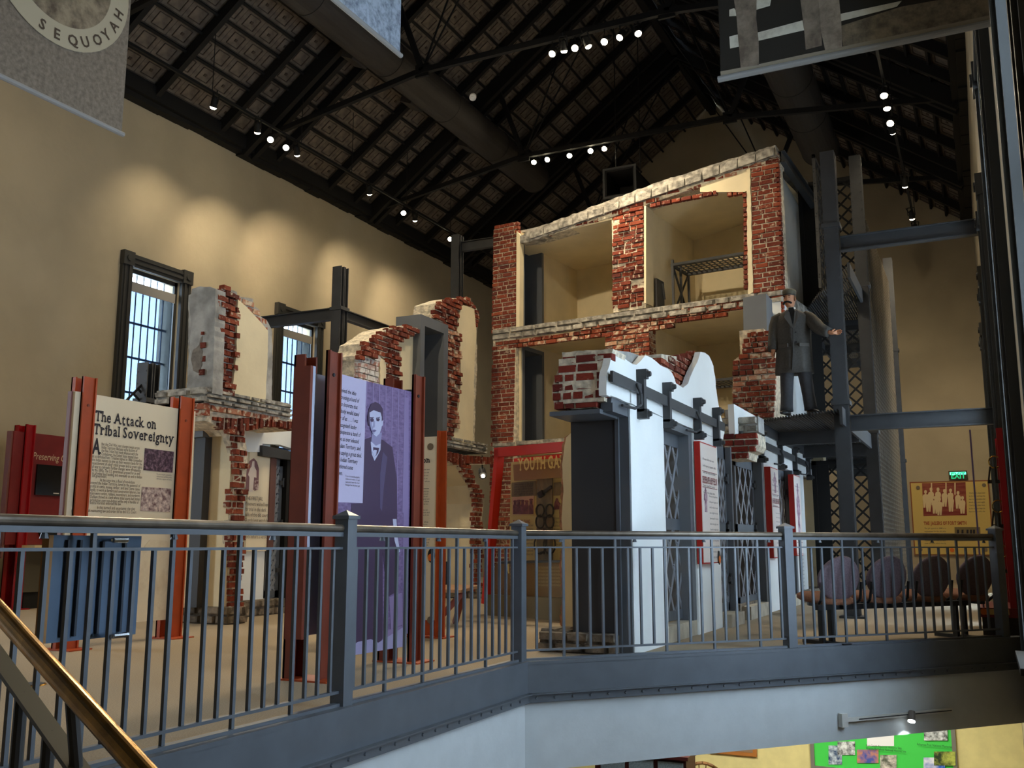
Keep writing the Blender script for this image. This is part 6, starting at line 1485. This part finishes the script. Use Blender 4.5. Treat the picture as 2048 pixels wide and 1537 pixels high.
obj('moustache', mus, mat('black_moustache', (16, 12, 11), .8), man, 'big drooping dark moustache')
obj('hair', MB().rings([[hh(.079*math.sin(a)*k, -.02+.105*abs(math.cos(a))*k if True else 0, z) for a in np.linspace(math.pi*.5, math.pi*1.5, 13)] + [hh(.06*math.sin(a)*k, .03*k, z) for a in np.linspace(math.pi*1.45, math.pi*.55, 7)] for z, k in ((.09, 1.0), (.13, 1.03), (.2, 1.02))]), mat('dark_hair', (30, 22, 18), .8), man)
# flat cap with visor
cap = [[hh(.084*k*math.sin(a), -.112*k*math.cos(a)+oy, z) for a in np.linspace(0, 2*math.pi, 25)[:-1]] for z, k, oy in ((.165, 1.0, 0), (.185, 1.03, 0), (.215, 1.14, .0), (.245, 1.12, .004), (.262, .9, .006), (.27, .3, .006))]
M_cap = mat('olive_grey_cap', (92, 86, 70), .95, noise=.1, scale=50)
cp = obj('cap', MB().rings(cap), M_cap, man, 'olive grey flat cap', smooth=True)
obj('cap_visor', MB().prism([hh(.08*math.sin(a), -.085-.075*math.cos(a)*1.0, .172-.012*math.cos(a)) for a in np.linspace(-math.pi*.5, math.pi*.5, 13)], HR.to_3x3() @ Vector((0, 0, .008))), mat('dark_visor', (48, 44, 38), .6), cp)
obj('cap_band', MB().rings([[hh(.087*math.sin(a), -.115*math.cos(a), z) for a in np.linspace(0, 2*math.pi, 25)[:-1]] for z in (.166, .186)], cap=False), mat('dark_visor', (48, 44, 38), .6), cp)
# overcoat: lofted rings with an open front fold
def ell(cx, cy, z, a, b, n=32, fold=0.):
    return [mq(cx+a*math.sin(t_)+(.012*math.sin(7*t_)*fold), cy-b*math.cos(t_)+(.014*math.sin(9*t_)*fold), z) for t_ in np.linspace(0, 2*math.pi, n+1)[:-1]]
coat = [ell(-.01, .03, .60, .275, .205, fold=1.4), ell(-.01, .03, .72, .268, .2, fold=1.0), ell(-.005, .03, .90, .255, .19, fold=.7), ell(0, .03, 1.05, .245, .182, fold=.35), ell(0, .03, 1.22, .245, .18), ell(0, .03, 1.34, .25, .17), ell(0, .03, 1.43, .245, .145), ell(-.004, .03, 1.485, .17, .115), ell(-.01, .02, 1.53, .085, .085)]
ct = obj('overcoat', MB().rings(coat), M_coat, man, 'long grey overcoat', smooth=True)
def sleeve(J):
    R = []
    for k, (p, r_) in enumerate(J):
        p = Vector(p); d = (Vector(J[min(k+1, len(J)-1)][0])-Vector(J[max(k-1, 0)][0])).normalized(); u = Vector((0, 1, 0)); w = d.cross(u).normalized(); u = w.cross(d)
        R.append([mq(*(p+u*r_*math.cos(a)+w*r_*math.sin(a))) for a in np.linspace(0, 2*math.pi, 17)[:-1]])
    return MB().rings(R)
obj('sleeve', sleeve([((-.10, .03, 1.43), .05), ((-.165, .03, 1.425), .085), ((-.22, .03, 1.40), .093), ((-.25, .035, 1.3), .09), ((-.275, .03, 1.14), .08), ((-.29, -.0, 1.02), .075), ((-.295, -.025, .945), .072)]), M_coat, ct, smooth=True)
obj('sleeve', sleeve([((.10, .03, 1.43), .05), ((.165, .025, 1.425), .085), ((.225, .02, 1.39), .098), ((.285, -.05, 1.31), .096), ((.36, -.125, 1.205), .09), ((.425, -.2, 1.15), .08), ((.475, -.26, 1.112), .070)]), M_coat, ct, smooth=True)
for L, nm in (([(-.085,-.135,1.50),(-.12,-.155,1.40),(-.03,-.175,1.24),(.0,-.18,1.22),(-.04,-.145,1.47)], 'lapel'), ([(.06,-.135,1.50),(.11,-.15,1.41),(.07,-.165,1.37),(.02,-.18,1.23),(.0,-.18,1.22),(.03,-.145,1.46)], 'lapel')):
    obj(nm, MB().prism([mq(*p) for p in L], MR.to_3x3() @ Vector((0, .012, 0))), mat('coat_lapel', (80, 76, 70), .95), ct)
obj('front_edge', MB().path([mq(.0, -.182, 1.22), mq(-.005, -.175, 1.05), mq(-.02, -.172, .85), mq(-.04, -.19, .62)], .009, 6), mat('coat_seam', (58, 55, 51), .95), ct)
for x, s in ((-.15, 1), (.14, 1)): obj('pocket_flap', MB().obox(mq(x, -.145, .98), MR.to_3x3() @ Vector((1, .55 if x > 0 else -.55, 0)), Z3, MR.to_3x3() @ Vector((-.5 if x > 0 else .5, 1, 0)), .15, .05, .015), mat('coat_lapel', (80, 76, 70), .95), ct)
for z in (1.16, 1.02): obj('button', MB().disc(mq(.03, -.168, z), MR.to_3x3() @ Vector((0, -1, 0)), .013, .012, 10), mat('dark_button', (30, 28, 26), .4), ct)
obj('shirt_collar', MB().rings([[mq(-.014+.062*k*math.sin(a), -.005-.066*k*math.cos(a), z) for a in np.linspace(0, 2*math.pi, 17)[:-1]] for z, k in ((1.51, 1.12), (1.56, 1.0))]), mat('white_shirt', (214, 208, 196), .8), man)
obj('necktie', MB().prism([mq(*p) for p in ((-.05,-.10,1.545),(.02,-.10,1.545),(.03,-.125,1.48),(.0,-.165,1.30),(-.03,-.165,1.30),(-.06,-.125,1.48))], MR.to_3x3() @ Vector((0, .04, 0))), mat('black_tie', (18, 17, 18), .7), man)
def trouser(J):
    return sleeve(J)
obj('trouser_leg', trouser([((-.09, .02, .90), .125), ((-.105, .015, .72), .108), ((-.12, 0, .5), .092), ((-.13, .015, .28), .085), ((-.14, .02, .12), .088), ((-.142, .02, .06), .092)]), M_trs, man, smooth=True)
obj('trouser_leg', trouser([((.09, .02, .90), .125), ((.115, .015, .72), .108), ((.14, 0, .5), .092), ((.165, .015, .28), .085), ((.185, .02, .12), .088), ((.19, .02, .07), .092)]), M_trs, man, smooth=True)
def shoe(x, y, tx):
    R = []
    for k, (d, w, h_) in enumerate(((.09, .030, .05), (.06, .042, .085), (0, .044, .10), (-.08, .048, .07), (-.15, .046, .052), (-.19, .024, .035))):
        cx, cy = x+tx*(-d)*.9, y+d
        R.append([mq(cx+w*math.cos(a), cy, max(.0, h_*.5+h_*.5*math.sin(a))) for a in np.linspace(0, 2*math.pi, 15)[:-1]])
    obj('shoe', MB().rings(R), mat('black_shoe', (28, 26, 25), .4), man, smooth=True)
shoe(-.145, .02, -.35); shoe(.195, .02, .45)
# ================================================================ spotlights on tracks and ties
def track(a, b, label, hang):
    t = thing('lighting_track', (Vector(a)+Vector(b))/2, label, 'track')
    obj('rail', MB().bar(a, b, .045, .05), M_black, t)
    for p in hang: obj('hanger_cable', MB().tube(p, Vector((p[0], p[1], p[2]+(1.6 if abs(p[0]) > 5 else 2.4))), .008, 5), M_black, t)
    return t
LZ = 9.17
track((-12.2, 8, LZ), (-12.2, 24, LZ), 'long black lighting track hung along the left wall', [(-12.2, y, LZ) for y in (9.5, 12.6, 15.2, 17.0, 19.3, 21.5)])
track((-1.0, 15.0, 8.75), (-1.0, 26, 8.75), 'long black lighting track hung near the right wall', [(-1.0, y, 8.75) for y in (16, 18.6, 21.5, 25)])
M_lens = mat('lit_warm_lens', (255, 244, 214), .3, emit=(1, .86, .58), estr=30.)
def make_spot():
    t = thing('track_spotlight', (0, 0, 0), '', 'light', 'lit track spotlights'); P = Vector((0, 0, 0))
    obj('housing', MB().rings([[Vector((r_*math.cos(a), r_*math.sin(a), z)) for a in np.linspace(0, 2*math.pi, 15)[:-1]] for z, r_ in ((.0, .062), (-.02, .066), (.06, .06), (.15, .05), (.18, .03))]), M_black, t)
    obj('lens', MB().rings([[Vector((r_*math.cos(a), r_*math.sin(a), z)) for a in np.linspace(0, 2*math.pi, 17)[:-1]] for z, r_ in ((-.018, .060), (-.034, .055), (-.050, .038), (-.056, .014))]), M_lens, t, 'glowing round lens')
    obj('yoke', MB().bar((.075, 0, .06), (.075, 0, .24), .015, .02).bar((-.075, 0, .06), (-.075, 0, .24), .015, .02).bar((-.075, 0, .24), (.075, 0, .24), .02, .015).tube((0, 0, .24), (0, 0, .30), .012, 6), M_black, t)
    return t
SP0 = make_spot(); first = [True]; NSP = [0]
def spot(P, aim, label, watts=1., size=58, blend=.9, lamp=True, top=0):
    P = Vector(P); d = (Vector(aim)-P).normalized(); z = -d
    # the head leans towards its target
    tilt = Vector((0, 0, 1)).rotation_difference(z); M = Matrix.Translation(P) @ tilt.to_matrix().to_4x4()
    if first[0]:
        first[0] = False; o = SP0; WL[o.name] = M; o.matrix_world = M
        for c in o.children: WL[c.name] = M @ WL[c.name]
        SP0['_M'] = 1
        spot.M0 = M
    else: o = copy_tree(SP0, M @ spot.M0.inverted())
    o['label'] = label; NSP[0] += 1
    obj('stem', MB().tube(P+Z3*.14, Vector((P.x, P.y, top)), .012, 6), M_black, o)
    if lamp:
        l = bpy.data.lights.new('spot_lamp', 'SPOT'); l.energy = SPOT_W*watts; l.color = WARM; l.spot_size = math.radians(size); l.spot_blend = blend; l.shadow_soft_size = .04
        lo = bpy.data.objects.new('spot_lamp', l); COL.objects.link(lo); WL[lo.name] = Matrix.Translation(P+d*.075) @ tilt.to_matrix().to_4x4(); parent_to(lo, o)
    return o
ordn = ['first', 'second', 'third', 'fourth', 'fifth', 'sixth', 'seventh', 'eighth', 'ninth']
lw = [(427, 213, (-13.8, 13.2, 5.2), .42, 88), (515, 263, (-13.8, 15.6, 4.4), .42, 88), (541, 279, (-7.7, 7.4, 1.5), 1.2, 50), (572, 295, (-8.6, 10, 3.2), 1.2, 55), (594, 308, (-13.8, 18.2, 4.8), .42, 88), (739, 386, (-13.8, 20.6, 5.0), .42, 88), (807, 426, (-8.4, 14.0, 3.4), 1.1, 58), (830, 439, (-13.8, 23, 4.6), .5, 80), (900, 478, (-8.6, 16.0, 3.2), 1, 58)]
for i, (x, y, aim, w, s) in enumerate(lw): spot(onX(x, y, -12.2), aim, 'lit spotlight on the left wall track, %s from the near end' % ordn[i], w, s, top=LZ)
l1 = [(1105, 107, (-7.7, 8, .8), 1.2, 50), (1128, 100, (-6.6, 16.9, 5.6), 1.2, 90), (1150, 96, (-4.3, 6.6, 1.4), 1, 50), (1176, 91, (-4.2, 16.7, 4.6), 1.3, 90), (1209, 83, (-5.6, 6.6, 0.), .6, 60), (1240, 74, (-7.9, 9.6, 1), 1, 55), (1276, 66, (-1.2, 11, 0), .5, 50)]
for i, (x, y, aim, w, s) in enumerate(l1): spot(onY(x, y, 15.2), aim, 'lit spotlight under the near truss tie, %s from its left end' % ordn[i], w, s, top=10.12)
l2 = [(1068, 324, (-7.0, 12.6, .6), 1, 58), (1095, 319, (-9.5, 10.5, 2.4), 1, 58), (1139, 311, (-6.0, 12.0, 0), 1.2, 60), (1181, 302, (-3.6, 10.0, 2.2), .6, 58), (1209, 297, (-7.5, 11, 0), .9, 60)]
for i, (x, y, aim, w, s) in enumerate(l2): spot(onY(x, y, 20.0), aim, 'lit spotlight under the far truss tie, %s from its left end' % ordn[i], w, s, top=10.12)
l3 = [(1768, 190, (-1.0, 12.5, 0), .7, 55), (1774, 215, (-1.0, 16.5, 0), .3, 50), (1781, 246, (-2.3, 14.0, 4.2), .9, 46), (1785, 263, (-1.0, 28.4, 2.2), .4, 60), (1810, 371, (-1.5, 27.5, 0), .45, 66), (1824, 436, (-.6, 28.2, .4), .45, 66), (1829, 461, (-2.2, 22, 0), .5, 60)]
for i, (x, y, aim, w, s) in enumerate(l3): spot(onX(x, y, -1.0), aim, 'lit spotlight on the right wall track, %s from the near end' % ordn[i], w, s, top=8.75)
# bare fill spots added out of view to brighten the block, walls and fragments
for P, aim, w, s in (((-9, 5.9, 9.9), (-13.8, 7, 4.5), .9, 110), ((-7, 5.9, 9.9), (-7, 17, 5.2), 3.8, 55), ((-5.5, 5.9, 9.9), (-4.4, 16.6, 5.4), 3.2, 42), ((-4.5, 5.9, 9.9), (-6.5, 8, 0), .4, 90),
                     ((-10, 2, 9.9), (-13.8, 9, 3), 1.5, 110), ((-4, 9, 9.9), (.3, 11.5, 5), .5, 60), ((-3, 2, 9.5), (-5.5, 6.4, .9), .7, 60), ((-4.0, 10.5, 9.8), (-8.6, 13.8, 3.2), 1.2, 60), ((-4.0, 10.5, 9.8), (-8.6, 9.8, 2.4), 1.2, 60)):
    d = (Vector(aim)-Vector(P)).normalized(); l = bpy.data.lights.new('fill_spot', 'SPOT'); l.energy = SPOT_W*w; l.color = WARM; l.spot_size = math.radians(s); l.spot_blend = 1.; l.shadow_soft_size = .15
    lo = bpy.data.objects.new('fill_spot', l); COL.objects.link(lo); lo.matrix_world = Matrix.Translation(P) @ Z3.rotation_difference(-d).to_matrix().to_4x4()
